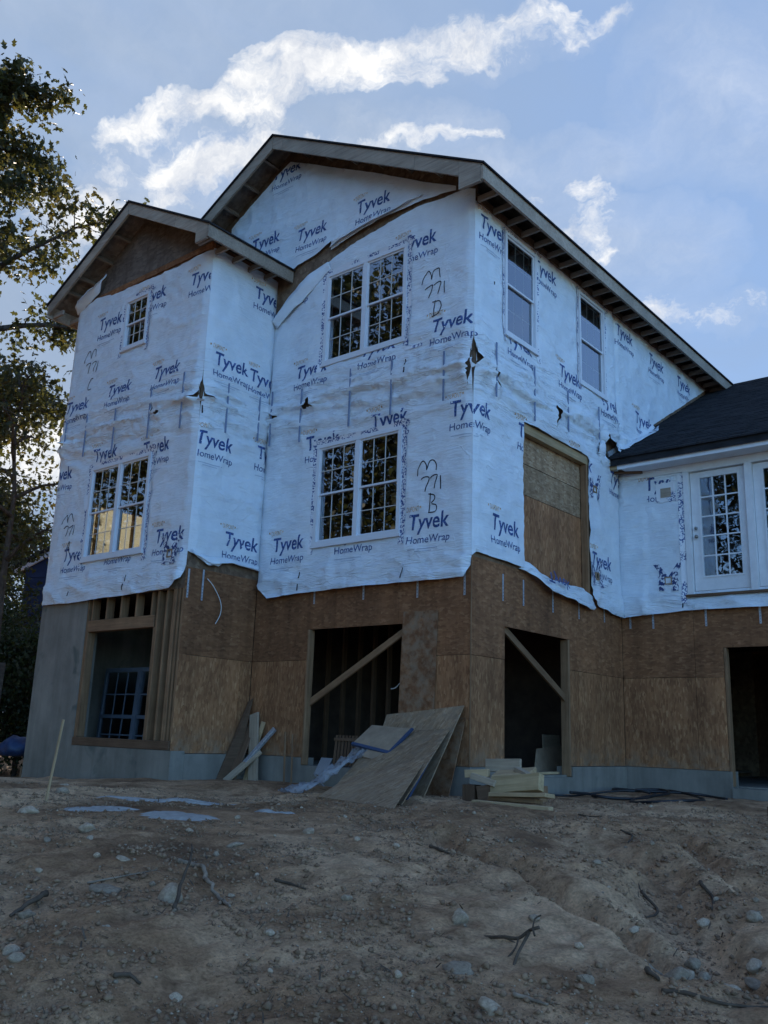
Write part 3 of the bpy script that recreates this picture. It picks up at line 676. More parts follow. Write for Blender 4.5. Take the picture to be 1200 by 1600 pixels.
# prints: bisected text meshes conformed to the sheets
def text_proto(s, width, bold=0., shear=0.):
    c = D.curves.new('t', 'FONT'); c.body = s; c.size = 1; c.offset = bold; c.shear = shear; c.resolution_u = 3
    o = D.objects.new('t', c); COL.objects.link(o); bpy.context.view_layer.update()
    me = D.meshes.new_from_object(o.evaluated_get(bpy.context.evaluated_depsgraph_get())); D.objects.remove(o); D.curves.remove(c)
    bm = bmesh.new(); bm.from_mesh(me); D.meshes.remove(me)
    x0 = min(v.co.x for v in bm.verts); x1 = max(v.co.x for v in bm.verts); k = width/(x1-x0)
    for v in bm.verts: v.co = Vector(((v.co.x-x0)*k, v.co.y*k, 0))
    return bm, k
def grid_cut(bm, step=.05):
    for ax in (0, 1):
        lo = min(v.co[ax] for v in bm.verts); hi = max(v.co[ax] for v in bm.verts); q = lo+step
        no = Vector((1, 0, 0)) if ax == 0 else Vector((0, 1, 0))
        while q < hi:
            bmesh.ops.bisect_plane(bm, geom=bm.verts[:]+bm.edges[:]+bm.faces[:], plane_co=no*q, plane_no=no); q += step
def bm_vf(bm): bm.verts.index_update(); return [(v.co.x, v.co.y) for v in bm.verts], [tuple(v.index for v in f.verts) for f in bm.faces]
TX = {}
for key, s, wdt, bo, sh in (('ty', 'Tyvek', .70, .018, .10), ('hw', 'HomeWrap', .755, .006, .02), ('du', 'DUPONT', .235, .004, 0.)):
    bm, k = text_proto(s, wdt, bo, sh)
    if key == 'du':
        for v in bm.verts: v.co.y *= 1.9
    if key == 'ty':
        for v in bm.verts: v.co.y *= 1.12
    grid_cut(bm); TX[key] = bm_vf(bm); bm.free()
def quad_strip(x0, x1, y0, y1, n=8):
    v = []; f = []
    for i in range(n+1): x = x0+(x1-x0)*i/n; v += [(x, y0), (x, y1)]
    for i in range(n): f.append((2*i, 2*i+2, 2*i+3, 2*i+1))
    return v, f
def onwrap(w, u, z, off):
    """point on the nearest wrap layer of the wall; None over a tear"""
    if w == 'A' and u > .003: w, u = 'B', u
    if w == 'B' and u < -.006: return None
    P = WALL[w]; n = P(0, 0, 1)-P(0, 0, 0); best = None
    for o, tree in SHEETS.get(w, ()):
        h = tree.ray_cast(P(u, z, 1.), -n, 1.2)
        if h[0] is not None:
            q = (h[0]-P(u, z, 0)).dot(n); best = q if best is None else max(best, q)
    return None if best is None else P(u, z, best+off)
def conform(name, w, layers, par, clip=None, off=.004):
    V = []; Fs = []; mi = []; mats = []
    for (pts, faces), mat in layers:
        k0 = len(V); got = [onwrap(w, u, z, off) if clip is None or clip[0] <= u <= clip[1] else None for u, z in pts]
        mats.append(mat)
        for p in got: V.append(p if p is not None else (0, 0, 0))
        for f in faces:
            if all(got[i] is not None for i in f): Fs.append(tuple(i+k0 for i in f)); mi.append(len(mats)-1)
    if not Fs: return None
    used = sorted({i for f in Fs for i in f}); mp = {k: i for i, k in enumerate(used)}
    me = mesh(name, [V[i] for i in used], [tuple(mp[i] for i in f) for f in Fs])
    o = link(name, me, par, mats, None, True); me.polygons.foreach_set('material_index', mi); return o
def shift(vf, du, dz, rot=0., sc=1.):
    c, s = math.cos(rot)*sc, math.sin(rot)*sc
    return [(du+x*c-y*s, dz+x*s+y*c) for x, y in vf[0]], vf[1]
PRINT = [('A', -1.05, 3.21), ('A', -3.85, 3.18), ('A', -2.46, 3.21), ('A', -.34, 4.78), ('A', -3.52, 6.09), ('A', -2.09, 6.12), ('A', -1.82, 4.88), ('A', -3.19, 4.78), ('A', -.69, 6.15), ('A', -1.37, 7.70), ('A', -4.12, 7.72),
  ('A', -3.73, 8.74), ('A', -2.33, 8.76), ('A', -4.46, 10.24), ('A', -4.92, 8.95),
  ('B', .10, 7.75), ('B', 1.66, 7.74), ('B', .83, 6.16), ('B', 2.38, 6.15), ('B', 4.62, 7.75), ('B', 6.06, 7.68), ('B', 7.48, 7.68), ('B', 3.86, 6.12), ('B', 5.30, 6.22), ('B', .44, 3.21), ('B', 3.44, 3.2), ('B', 4.14, 4.75), ('B', 2.78, 4.78), ('B', 1.14, 4.76),
  ('W', .53, 4.62), ('F', -7.37, 7.48), ('F', -4.69, 7.55), ('F', -6.08, 7.60), ('F', -6.77, 6.01), ('F', -5.44, 6.04), ('F', -8.09, 5.96), ('F', -8.4, 4.70), ('F', -7.64, 3.13), ('F', -6.34, 3.16), ('F', -5.0, 3.18), ('F', -5.55, 4.72), ('F', -7.02, 4.86),
  ('S', -.54, 7.60), ('S', -1.30, 6.10), ('S', -.56, 6.06), ('S', -1.50, 4.72), ('S', -.80, 3.20), ('S', -.26, 4.78)]
wsheet = {'A': sA, 'B': sB, 'F': sF, 'S': sS, 'W': sW}
for i, (w, u, z) in enumerate(PRINT):
    clip = None
    if (w, u) == ('S', -.56): clip = (-.60, .1)
    if (w, u) == ('S', -1.30): clip = (-9, -.60)
    if (w, u) == ('W', .53): clip = (.53, .98)
    r = random.uniform(-.012, .012)
    lay = [(shift(TX['ty'], u, z, r), 'navy'), (shift(TX['hw'], u-.03, z-.205, r), 'navy'), (shift(TX['du'], u-.06, z+.27, r), 'gold'),
           (shift(quad_strip(-.11, -.085, .03, .06, 1), u, z+.275), 'gold'), (shift(quad_strip(.19, .215, .03, .06, 1), u, z+.275), 'gold')]
    if random.random() < .75:
        lay.append((shift(quad_strip(0, .52, 0, .011), u, z-.30), 'faint')); lay.append((shift(quad_strip(.14, .42, 0, .009), u, z-.335), 'faint'))
    conform('printed_logo', w, lay, sG if (w == 'A' and z > 8.5) else wsheet[w], clip)
for u, z in ((1.89, 5.02-.1), (.41, 4.90-.1), ): conform('printed_logo', 'W', [(shift(TX['du'], u, z, 0, 1.2), 'gold')], sW)
# felt pen marks
ST = {'m': [[(0, 0), (.03, .12), (.10, .20), (.15, .14), (.17, .05)], [(.17, .05), (.21, .17), (.29, .20), (.33, .13), (.35, .03)]],
      '7': [[(0, .16), (.07, .19), (.14, .18), (.11, .08), (.07, 0)]], '1': [[(0.03, .2), (0, 0)]],
      'D': [[(0, 0), (.02, .26)], [(-.02, .25), (.10, .23), (.15, .12), (.10, .02), (-.01, 0)]],
      'B': [[(0, 0), (.02, .28)], [(0, .28), (.09, .27), (.10, .19), (.02, .15)], [(.02, .15), (.13, .11), (.12, .02), (0, 0)]],
      'C': [[(.12, .22), (.04, .22), (0, .11), (.04, .01), (.12, .02)]], 'A': [[(0, 0), (.07, .22), (.14, 0)], [(.03, .08), (.13, .09)]]}
def ribbon(pts, wd=.017):
    pts = [Vector((a, b)) for a, b in pts]; P3 = [Vector((p.x, p.y, 0)) for p in pts]; sp = smooth_path(P3, 5); v = []; f = []
    for i, p in enumerate(sp):
        t = (sp[min(i+1, len(sp)-1)]-sp[max(i-1, 0)]).normalized(); n = Vector((-t.y, t.x, 0))*wd/2
        v += [((p+n).x, (p+n).y), ((p-n).x, (p-n).y)]
    for i in range(len(sp)-1): f.append((2*i, 2*i+1, 2*i+3, 2*i+2))
    return v, f
def handmark(w, u, z, letter, k=1.):
    lay = []; hr = random.Random(int(abs(u)*100+z*37)); j_ = lambda: hr.uniform(-.017, .017)
    for ch, du, dz in (('m', 0, .44), ('7', .06, .2), ('7', .22, .21), ('1', .40, .19), (letter, .22, -.14)):
        for st in ST[ch]: lay.append((ribbon([(u+(du+a+j_())*k, z+(dz+b+j_())*k) for a, b in st]), 'marker'))
    conform('felt_pen_mark', w, lay, wsheet[w], None, .005)
handmark('A', -.92, 6.58, 'D', 1.0); handmark('A', -.92, 3.56, 'B', 1.); handmark('F', -7.72, 6.46, 'C', 1.05); handmark('F', -7.80, 3.42, 'A', .9)
# straps pressing through the wrap, staples and marks near the hem
for w, u, z0, z1 in (('A', -2.27, 5.01, 5.97), ('A', -1.405, 5.01, 5.88), ('A', -.425, 5.02, 5.78), ('A', -3.32, 4.94, 5.86), ('A', -4.03, 5.0, 5.97), ('F', -4.565, 5.0, 5.96), ('F', -5.41, 4.99, 5.88), ('F', -6.415, 4.9, 5.83), ('F', -7.335, 5.01, 5.83), ('F', -7.935, 5.3, 5.76),
                     ('S', -1.005, 5.0, 5.85), ('S', -.32, 5.05, 5.93), ('B', .42, 5.14, 5.98), ('B', 1.525, 5.1, 5.99), ('B', 2.61, 5.24, 5.95), ('B', 3.665, 5.4, 5.99)):
    # taut over the studs: each strap is straight, riding on the proud folds
    ds = []
    for i in range(25):
        q = onwrap(w, u, z0+(z1-z0)*i/24, 0)
        if q is not None: ds.append((q-WALL[w](u, 0, 0)).dot(WALL[w](0, 0, 1)-WALL[w](0, 0, 0)))
    if not ds: continue
    ds.sort(); dd = ds[int(len(ds)*.8)]; sb = MB(); slab(sb, w, u-.013, u+.013, z0, z1, dd-.012, dd+.004); sb.build('strap_under_wrap', 'strap', wsheet[w])
for w, pts in (('A', [(-3.18, 2.79), (-3.185, 2.69)]), ('A', [(-3.19, 2.6), (-3.2, 2.5)]), ('A', [(-1.09, 2.67), (-1.12, 2.52)]), ('A', [(-1.155, 5.85), (-1.15, 5.75)]), ('A', [(-1.15, 5.71), (-1.15, 5.62)]), ('F', [(-5.62, 2.72), (-5.63, 2.62)]), ('F', [(-5.66, 2.58), (-5.70, 2.48)]), ('F', [(-7.3, 2.58), (-7.32, 2.5)]), ('F', [(-5.35, 5.6), (-5.36, 5.45)]), ('B', [(.46, 7.0), (.46, 6.95)]), ('W', [(1.13, 2.72), (1.11, 2.55)]), ('S', [(-1.45, 5.35), (-1.44, 5.22)])):
    conform('torn_mark', w, [(ribbon(pts, .022), 'marker')], wsheet[w], None, .006)

def bil(gr, a, c):
    i = min(int(a), len(gr)-2); j = min(int(c), len(gr[0])-2); fa, fc = a-i, c-j
    g_ = lambda p, q: np.array(gr[p][q], float)
    return (g_(i, j)*(1-fa)+g_(i+1, j)*fa)*(1-fc)+(g_(i, j+1)*(1-fa)+g_(i+1, j+1)*fa)*fc
# loose flaps of wrap, folded out of the wall
def flap(w, rows, name='wrap_flap', mat='wrap', par=None):
    """rows: list of rows of (u, z, d)"""
    n0, m0 = len(rows), len(rows[0]); K = 4; new = []; P = WALL[w]
    for i in range((n0-1)*K+1):
        line = []
        for j in range((m0-1)*K+1):
            a, c = i/K, j/K; p = bil(rows, a, c); edge = i in (0, (n0-1)*K) or j in (0, (m0-1)*K)
            t = Vector((p[0]*7+sum(rows[0][0]), p[1]*7, i*.3)); q = .016 if i == 0 else .030
            p = (p[0]+q*noise.noise(t), p[1]+q*1.2*noise.noise(t+Vector((9, 2, 5))), max(.004, p[2]+.028*noise.noise(t*1.3+Vector((4, 8, 1)))+.03*rid(p[0]*3+p[1]*2, p[1]*5-p[0]*2, 4.)))
            line.append(p)
        new.append(line)
    rows = new; m_ = len(rows[0]); v = [P(*q) for r in rows for q in r]; f = []
    for i in range(len(rows)-1):
        for j in range(m_-1): f.append((i*m_+j, i*m_+j+1, (i+1)*m_+j+1, (i+1)*m_+j))
    me = mesh(name, v, f); o = link(name, me, par or H, mat, None, True)
    s_ = o.modifiers.new('s', 'SUBSURF'); s_.levels = s_.render_levels = 1
    k = o.modifiers.new('t', 'SOLIDIFY'); k.thickness = .002; return o
def bake(o):
    dg = bpy.context.evaluated_depsgraph_get(); me = D.meshes.new_from_object(o.evaluated_get(dg)); o.modifiers.clear(); o.data = me
flap('B', [[(1.25, 2.90, .03), (1.43, 2.88, .05), (1.68, 2.77, .07), (2.08, 2.72, .08), (2.6, 2.72, .07), (3.1, 2.74, .05), (3.40, 2.66, .04)],
           [(1.22, 2.80, .06), (1.45, 2.80, .08), (1.72, 2.66, .10), (2.10, 2.62, .11), (2.6, 2.60, .10), (3.12, 2.60, .08), (3.45, 2.56, .05)],
           [(1.12, 2.75, .04), (1.45, 2.70, .10), (1.85, 2.55, .15), (2.15, 2.52, .14), (2.65, 2.47, .15), (3.18, 2.42, .11), (3.5, 2.47, .06)]])
flap('A', [[(-4.16, 7.42, .05), (-3.80, 7.76, .05), (-3.40, 7.98, .05), (-2.98, 8.12, .03)],
           [(-4.18, 7.31, .10), (-3.80, 7.60, .11), (-3.30, 7.84, .10), (-2.9, 8.03, .05)],
           [(-4.10, 7.18, .06), (-3.62, 7.44, .07), (-3.2, 7.72, .05), (-2.88, 7.95, .04)]])
flap('A', [[(-2.86, 8.48, .03), (-2.4, 8.5, .05), (-1.8, 8.55, .06), (-1.2, 8.58, .05), (-.98, 8.6, .03)],
           [(-2.88, 8.32, .08), (-2.4, 8.42, .13), (-1.8, 8.47, .13), (-1.2, 8.53, .12), (-.96, 8.56, .06)],
           [(-2.80, 8.36, .12), (-2.4, 8.44, .10), (-1.8, 8.52, .09), (-1.2, 8.56, .07), (-.96, 8.62, .04)]])
flap('B', [[(3.80, 5.42, .04), (3.9, 5.58, .04), (3.94, 5.62, .04)], [(3.62, 5.25, .12), (3.82, 5.30, .14), (3.93, 5.40, .06)], [(3.72, 5.08, .05), (3.86, 4.98, .07), (3.93, 5.15, .03)]])
flap('B', [[(4.45, 5.52, .03), (5.0, 5.80, .03), (5.6, 6.14, .03), (6.05, 6.42, .03)], [(4.5, 5.46, .09), (5.05, 5.78, .10), (5.65, 6.06, .12), (6.1, 6.32, .09)], [(4.62, 5.48, .2), (5.1, 5.78, .24), (5.75, 6.12, .30), (6.15, 6.38, .16)]])
flap('F', [[(-8.2, 8.02, .03), (-7.9, 8.12, .05), (-7.5, 8.26, .05)], [(-8.05, 8.10, .22), (-7.7, 8.28, .22), (-7.36, 8.46, .1)], [(-7.75, 8.18, .25), (-7.5, 8.36, .18), (-7.25, 8.62, .08)]])
flap('S', [[(-1.46, 3.02, .03), (-1.1, 2.95, .05), (-.7, 3.0, .05), (-.3, 2.98, .04), (-.03, 2.97, .03)], [(-1.44, 2.97, .07), (-1.1, 2.85, .12), (-.72, 2.90, .13), (-.35, 2.90, .11), (-.04, 2.91, .06)], [(-1.38, 2.95, .05), (-1.1, 2.80, .10), (-.8, 2.95, .06), (-.4, 2.93, .06), (-.05, 2.88, .05)]])
flap('L', [[(.9, 5.35, .02), (1.2, 5.4, .02), (1.45, 5.4, .02)], [(.8, 5.1, .22), (1.15, 5.15, .24), (1.44, 5.18, .1)], [(.95, 4.85, .3), (1.2, 4.9, .24), (1.44, 4.95, .05)]])
flap('A', [[(-.03, 5.62, .03), (.02, 5.60, .04)], [(.03, 5.52, .10), (.07, 5.50, .10)], [(.06, 5.40, .12), (.12, 5.42, .11)]])
flap('F', [[(-4.30, 5.50, .02), (-4.22, 5.48, .02)], [(-4.22, 5.42, .08), (-4.12, 5.42, .08)], [(-4.16, 5.38, .05), (-4.02, 5.38, .03)]])
flap('A', [[(-3.14, 5.66, .02), (-3.05, 5.62, .02)], [(-3.05, 5.60, .08), (-2.96, 5.58, .07)], [(-3.02, 5.53, .06), (-2.93, 5.52, .04)]])
flap('A', [[(-1.30, 5.66, .02), (-1.1, 5.63, .02)], [(-1.28, 5.58, .07), (-1.12, 5.56, .07)], [(-1.22, 5.53, .05), (-1.08, 5.54, .03)]])
# backwards print on the hanging flap
v_, f_ = TX['ty']
me = mesh('printed_logo', [WALL['B'](1.78+x*.9+.12*y, 2.80-y*.62-.10*x, .165+.02*math.sin(x*4)) for x, y in v_], f_); link('printed_logo', me, H, 'navy')

# ------------------------------------------------------------------ windows and doors
def window(w, u0, u1, z0, z1, twin=True, fw=.06):
    P = WALL[w]; fr = MB()
    slab(fr, w, u0, u1, z1-fw, z1, -.07, .062); slab(fr, w, u0, u1, z0, z0+fw*.9, -.07, .068)
    slab(fr, w, u0, u0+fw, z0+fw*.9, z1-fw, -.07, .060); slab(fr, w, u1-fw, u1, z0+fw*.9, z1-fw, -.07, .060)
    slab(fr, w, u0-.03, u1+.03, z0-.045, z0-.002, .0, .080)
    units = [(u0+fw, u1-fw)]
    if twin:
        c = (u0+u1)/2; slab(fr, w, c-.042, c+.042, z0+fw*.9, z1-fw, -.07, .058); units = [(u0+fw, c-.042), (c+.042, u1-fw)]
    wo_ = fr.build('window', 'vinyl', H)
    zb, zt = z0+fw*.9, z1-fw; zm = (zb+zt)/2
    for a, b in units:
        for lo, hi, dd in ((zb, zm+.02, .012), (zm-.018, zt, .036)):
            s_ = MB(); r = .030; dz = .026
            slab(s_, w, a, b, lo, lo+r, dd-dz, dd); slab(s_, w, a, b, hi-r, hi, dd-dz, dd)
            slab(s_, w, a, a+r, lo+r, hi-r, dd-dz, dd); slab(s_, w, b-r, b, lo+r, hi-r, dd-dz, dd)
            s_.build('sash', 'vinyl', wo_)
            gu = [a+r+(b-a-2*r)*i/3 for i in range(4)]; gzz = [lo+r+(hi-lo-2*r)*i/2 for i in range(3)]
            g_ = MB(); gd = .016 if w == 'B' else .004
            for q in gu[1:3]: slab(g_, w, q-.006, q+.006, gzz[0], gzz[2], dd-gd-.008, dd-gd)
            slab(g_, w, gu[0], gu[3], gzz[1]-.006, gzz[1]+.006, dd-gd-.0085, dd-gd+.0005); g_.build('muntin_grid', 'muntin', wo_)
            for i in range(3):
                for j in range(2):
                    p_ = MB(); slab(p_, w, gu[i]+.001, gu[i+1]-.001, gzz[j]+.001, gzz[j+1]-.001, dd-.0125, dd-.0115)
                    pane_single(p_, w, wo_)
    return wo_
def pane_single(mb, w, par):
    # one light of glass: front face only, a thin pane
    v = mb.v; me = mesh('pane', [v[i] for i in (0, 1, 5, 4)], [(0, 1, 2, 3)]); return link('pane', me, par, 'glass')
window('A', *WIN['A'][0]); window('A', *WIN['A'][1]); window('F', *WIN['F'][0]); window('F', *WIN['F'][1], False, .045)
window('B', *WIN['B'][0], False, .052); window('B', *WIN['B'][1], False, .052)
def door(u0, u1, z0, z1, flip=False):
    s_ = MB(); gu0, gu1, g0, g1 = u0+.16, u1-.13, z0+.26, z1-.11; dd = -.02
    slab(s_, 'W', u0, gu0, z0, z1, dd-.045, dd); slab(s_, 'W', gu1, u1, z0, z1, dd-.045, dd); slab(s_, 'W', gu0, gu1, z0, g0, dd-.045, dd); slab(s_, 'W', gu0, gu1, g1, z1, dd-.045, dd)
    slab(s_, 'W', gu0-.03, gu0, g0-.03, g1+.03, dd, dd+.012); slab(s_, 'W', gu1, gu1+.03, g0-.03, g1+.03, dd, dd+.012); slab(s_, 'W', gu0, gu1, g0-.03, g0, dd, dd+.012); slab(s_, 'W', gu0, gu1, g1, g1+.03, dd, dd+.012)
    d_ = s_.build('door', 'white', H); g_ = MB()
    for i in (1, 2): q = gu0+(gu1-gu0)*i/3; slab(g_, 'W', q-.011, q+.011, g0, g1, dd-.02, dd-.002)
    for j in (1, 2, 3, 4): q = g0+(g1-g0)*j/5; slab(g_, 'W', gu0, gu1, q-.011, q+.011, dd-.021, dd-.0015)
    g_.build('muntin_grid', 'white', d_)
    for i in range(3):
        for j in range(5):
            p_ = MB(); slab(p_, 'W', gu0+(gu1-gu0)*i/3, gu0+(gu1-gu0)*(i+1)/3, g0+(g1-g0)*j/5, g0+(g1-g0)*(j+1)/5, dd-.013, dd-.012); pane_single(p_, 'W', d_)
    if not flip:
        for z, r, nm in ((z0+1.06, .03, 'deadbolt'), (z0+.92, .032, 'door_knob')):
            bm = bmesh.new(); bmesh.ops.create_uvsphere(bm, u_segments=14, v_segments=8, radius=r)
            for v in bm.verts: v.co.y *= .9
            me = D.meshes.new(nm); bm.to_mesh(me); bm.free(); link(nm, me, d_, 'knob', WALL['W'](u0+.075, z, .03), True)
door(1.30, 2.21, 2.80, 4.83); door(2.33, 3.24, 2.80, 4.83, True)
b = MB()
for a, c in ((1.20, 1.29), (2.215, 2.325), (3.25, 3.34)): slab(b, 'W', a, c, 2.76, 4.84, -.08, .055)
slab(b, 'W', 1.20, 3.34, 4.841, 4.93, -.08, .057); b.build('door_frame', 'white', H)
b = MB(); slab(b, 'W', 1.18, 3.5, 2.715, 2.757, -.05, .10); b.build('door_sill', 'lumber_deep', H)
# flashing tape round the openings
def tape(w, u0, u1, z0, z1, off=.010, bow=.01, mat='tape'):
    n = 22; m2 = 2; v = []; f = []; long_z = z1-z0 > u1-u0
    for i in range(n+1):
        for j in range(m2+1):
            a, c = (j/m2, i/n) if long_z else (i/n, j/m2)
            e = bow*noise.noise(Vector((i*.35, j*2., u0*7)))
            v.append((u0+(u1-u0)*a+(e if long_z else 0), z0+(z1-z0)*c+(0 if long_z else e)))
    for i in range(n):
        for j in range(m2): k = i*(m2+1)+j; f.append((k, k+1, k+m2+2, k+m2+1))
    return conform('flashing_tape', w, [((v, f), mat)], H, None, off)
for w, r in [(w, r) for w in ('A', 'F', 'B') for r in WIN[w]]:
    k = .10 if w != 'B' else .07
    tape(w, r[1]-.01, r[1]+k, r[2]-.16, r[3]+.10)
    tape(w, r[0]-k*.8, r[0]+.01, r[2]-.14, r[3]+.03)
    tape(w, r[0]-.08, r[1]+.16, r[3]-.01, r[3]+.07 if w != 'B' else r[3]+.05)
tape('W', 1.10, 1.19, 2.62, 4.85); tape('A', -1.2, -.86, 6.0, 6.06)
def taped_box(w, u, z, s=.13):
    for sg in (-1, 1):
        n = 6; v = []; f = []
        for i in range(n+1):
            t = i/n; v += [(u+sg*(.04+.17*t)-.05, z+.05+.24*t), (u+sg*(.04+.17*t)+.05, z+.05+.24*t)]
        for i in range(n): f.append((2*i, 2*i+1, 2*i+3, 2*i+2))
        conform('flashing_tape', w, [((v, f), 'tape_bold')], H, None, .008)
    tape(w, u-.16, u-.06, z-.17, z+.16, .012, .02, 'tape_bold'); tape(w, u+.06, u+.17, z-.18, z+.14, .013, .02, 'tape_bold')
    b = MB(); c = s/2
    slab(b, w, u-c, u+c, z-c, z-c+.02, .0, .07); slab(b, w, u-c, u+c, z+c-.02, z+c, .0, .07); slab(b, w, u-c, u-c+.02, z-c+.02, z+c-.02, .0, .07); slab(b, w, u+c-.02, u+c, z-c+.02, z+c-.02, .0, .07)
    o = b.build('electrical_box', 'card', H)
    b = MB(); slab(b, w, u-c+.021, u+c-.021, z-c+.021, z+c-.021, .035, .045); b.build('box_back', 'black', o)
taped_box('W', .88, 3.02); taped_box('B', 3.58, 3.02, .12); taped_box('B', 3.56, 4.50, .12); taped_box('F', -4.58, 2.98, .13)
tape('W', .72, 1.06, 4.38, 4.72, .012, .03)
b = MB(); slab(b, 'W', .80, .98, 4.46, 4.62, .0, .05); b.build('lamp_backing_block', 'trim_wood', H)
# steel straps below the hem
for w, u, z0, z1 in (('B', .78, 2.24, 2.62), ('B', 1.33, 2.24, 2.62), ('B', 2.185, 2.25, 2.6), ('B', 3.015, 2.25, 2.55), ('B', 3.9, 2.3, 2.55), ('W', .16, 2.26, 2.6), ('W', .565, 2.24, 2.6), ('W', 1.455, 2.24, 2.6), ('W', 2.305, 2.24, 2.6), ('S', -1.41, 2.28, 2.72), ('S', -1.13, 2.27, 2.75), ('A', -.1, 2.22, 2.6), ('A', -.9, 2.24, 2.6), ('A', -1.9, 2.28, 2.6), ('A', -2.9, 2.28, 2.6)):
    b = MB(); slab(b, w, u-.016, u+.016, z0, z1, .005, .009); o = b.build('steel_strap', 'metal', H)
    b = MB()
    for k in range(5): z = z0+.03+k*.045; slab(b, w, u-.005, u+.005, z-.005, z+.005, .0092, .0105)
    b.build('nail_heads', 'black', o)

# ------------------------------------------------------------------ roofs
def roof_slab(name, x0, z0, x1, z1, y0, y1, th, mat, par=H):
    b = MB(); b.hexa([(x0, y0, z0-th), (x1, y0, z1-th), (x1, y1, z1-th), (x0, y1, z0-th), (x0, y0, z0), (x1, y0, z1), (x1, y1, z1), (x0, y1, z0)])
    return b.build(name, mat, par)
EX = .47
for nm, mat, dz, th in (('roof_sheathing', 'soffit_ply', -.035, .02), ('shingle_layer', 'shingle', 0, .03)):
    o = .03 if nm == 'shingle_layer' else 0
    roof_slab(nm, -4.06, ztop(-4.06)+dz, EX+o, ztop(EX+o)+dz, -.50-o, 11.3, th, mat); roof_slab(nm, -8.6-o, ztop(-8.6-o)+dz, -4.06, ztop(-4.06)+dz, -.50-o, 11.3, th, mat)
def zb_(x): return 9.53-RP*abs(x+6.17)
YB = -D1-.46
for nm, mat, dz, th in (('roof_sheathing', 'soffit_ply', -.035, .02), ('shingle_layer', 'shingle', 0, .03)):
    o = .03 if nm == 'shingle_layer' else 0
    roof_slab(nm, -6.17, zb_(-6.17)+dz, -3.80+o, zb_(-3.80+o)+dz, YB-o, -.02, th, mat); roof_slab(nm, -8.58-o, zb_(-8.58-o)+dz, -6.17, zb_(-6.17)+dz, YB-o, -.02, th, mat)
def rake(zf, x0, x1, y0, y1, h, top, mat='trim_wood'):
    b = MB(); b.hexa([(x0, y0, zf(x0)-top-h), (x1, y0, zf(x1)-top-h), (x1, y1, zf(x1)-top-h), (x0, y1, zf(x0)-top-h), (x0, y0, zf(x0)-top), (x1, y0, zf(x1)-top), (x1, y1, zf(x1)-top), (x0, y1, zf(x0)-top)])
    return b.build('rake_board', mat, H)
for x0, x1 in ((-4.055, -3.80), (-3.795, -.79), (-.785, .045), (-6.6, -4.065), (-8.5, -6.605)): rake(ztop, x0, x1, -.50, -.462, .235, .056)
for x0, x1 in ((-6.165, -4.72), (-4.715, -4.13), (-7.6, -6.175), (-8.55, -7.605)): rake(zb_, x0, x1, YB, YB+.038, .21, .056)
# boxed ends
def boxend(zf, xa, xb_, y0, y1, zlo):
    b = MB(); b.hexa([(xa, y0, zlo), (xb_, y0, zlo), (xb_, y1, zlo), (xa, y1, zlo), (xa, y0, zf(xa)-.057), (xb_, y0, zf(xb_)-.057), (xb_, y1, zf(xb_)-.057), (xa, y1, zf(xa)-.057)])
    return b.build('eave_end_board', 'trim_wood', H)
boxend(ztop, .05, EX-.045, -.505, -.47, 8.04); boxend(zb_, -4.125, -3.845, YB-.005, YB+.03, 7.96)
# eave boards and lookouts
for y0, y1 in ((-.505, 3.9), (3.905, 11.3)): boxo('eave_board', 'trim_wood', H, EX-.04, EX, y0, y1, 8.06, ztop(EX)-.057)
boxo('eave_board', 'trim_wood', H, -3.84, -3.80, YB-.005, -.03, 7.98, zb_(-3.80)-.057); boxo('eave_board', 'trim_wood', H, -8.58, -8.545, YB-.005, -.03, 7.92, zb_(-8.58)-.057)
boxo('eave_nailer', 'lumber_deep', H,   .032, .07, .0, 11.2, 8.10, 8.20)
y = -.42
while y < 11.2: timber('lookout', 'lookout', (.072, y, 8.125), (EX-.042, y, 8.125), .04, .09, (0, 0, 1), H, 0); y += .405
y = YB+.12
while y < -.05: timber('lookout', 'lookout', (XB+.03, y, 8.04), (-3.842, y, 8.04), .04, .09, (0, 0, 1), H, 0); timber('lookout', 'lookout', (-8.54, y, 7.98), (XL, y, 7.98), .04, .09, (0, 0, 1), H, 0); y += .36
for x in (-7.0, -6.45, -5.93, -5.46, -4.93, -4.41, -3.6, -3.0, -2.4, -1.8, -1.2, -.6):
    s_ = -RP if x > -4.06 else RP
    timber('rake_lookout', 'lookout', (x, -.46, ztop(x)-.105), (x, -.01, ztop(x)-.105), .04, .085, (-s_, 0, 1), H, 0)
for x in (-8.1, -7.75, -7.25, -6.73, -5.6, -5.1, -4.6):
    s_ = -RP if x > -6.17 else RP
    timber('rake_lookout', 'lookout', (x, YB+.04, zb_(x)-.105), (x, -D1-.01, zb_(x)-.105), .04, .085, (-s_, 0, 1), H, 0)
# gable boards
def gable(zf, x0, x1, xp, y0, y1, z0, mat, name='gable_board'):
    v = [(x0, z0), (x1, z0), (x1, zf(x1)-.06), (xp, zf(xp)-.06), (x0, zf(x0)-.06)]; n = len(v)
    me = mesh(name, [(a, y0, c) for a, c in v]+[(a, y1, c) for a, c in v], [tuple(range(n)), tuple(range(2*n-1, n-1, -1))]+[(i, i+n, (i+1) % n+n, (i+1) % n) for i in range(n)]); return link(name, me, H, mat)
gable(ztop, -8.2, .02, -4.06, .0, .04, 8.302, 'osb_inner'); gable(zb_, -8.2, XB+.0, -6.17, -D1-.002, -D1+.04, 8.202, 'gable_ply')
gable(ztop, -8.2, .02, -4.06, 10.95, 11.0, 8.202, 'osb_inner')
boxo('gable_trim_strip', 'osb_up', H, -8.19, XB, -D1-.03, -D1-.004, 8.13, 8.235)
boxo('frieze_strip', 'osb_up', H, XB+.003, XB+.028, -D1, -.01, 8.12, 8.2)
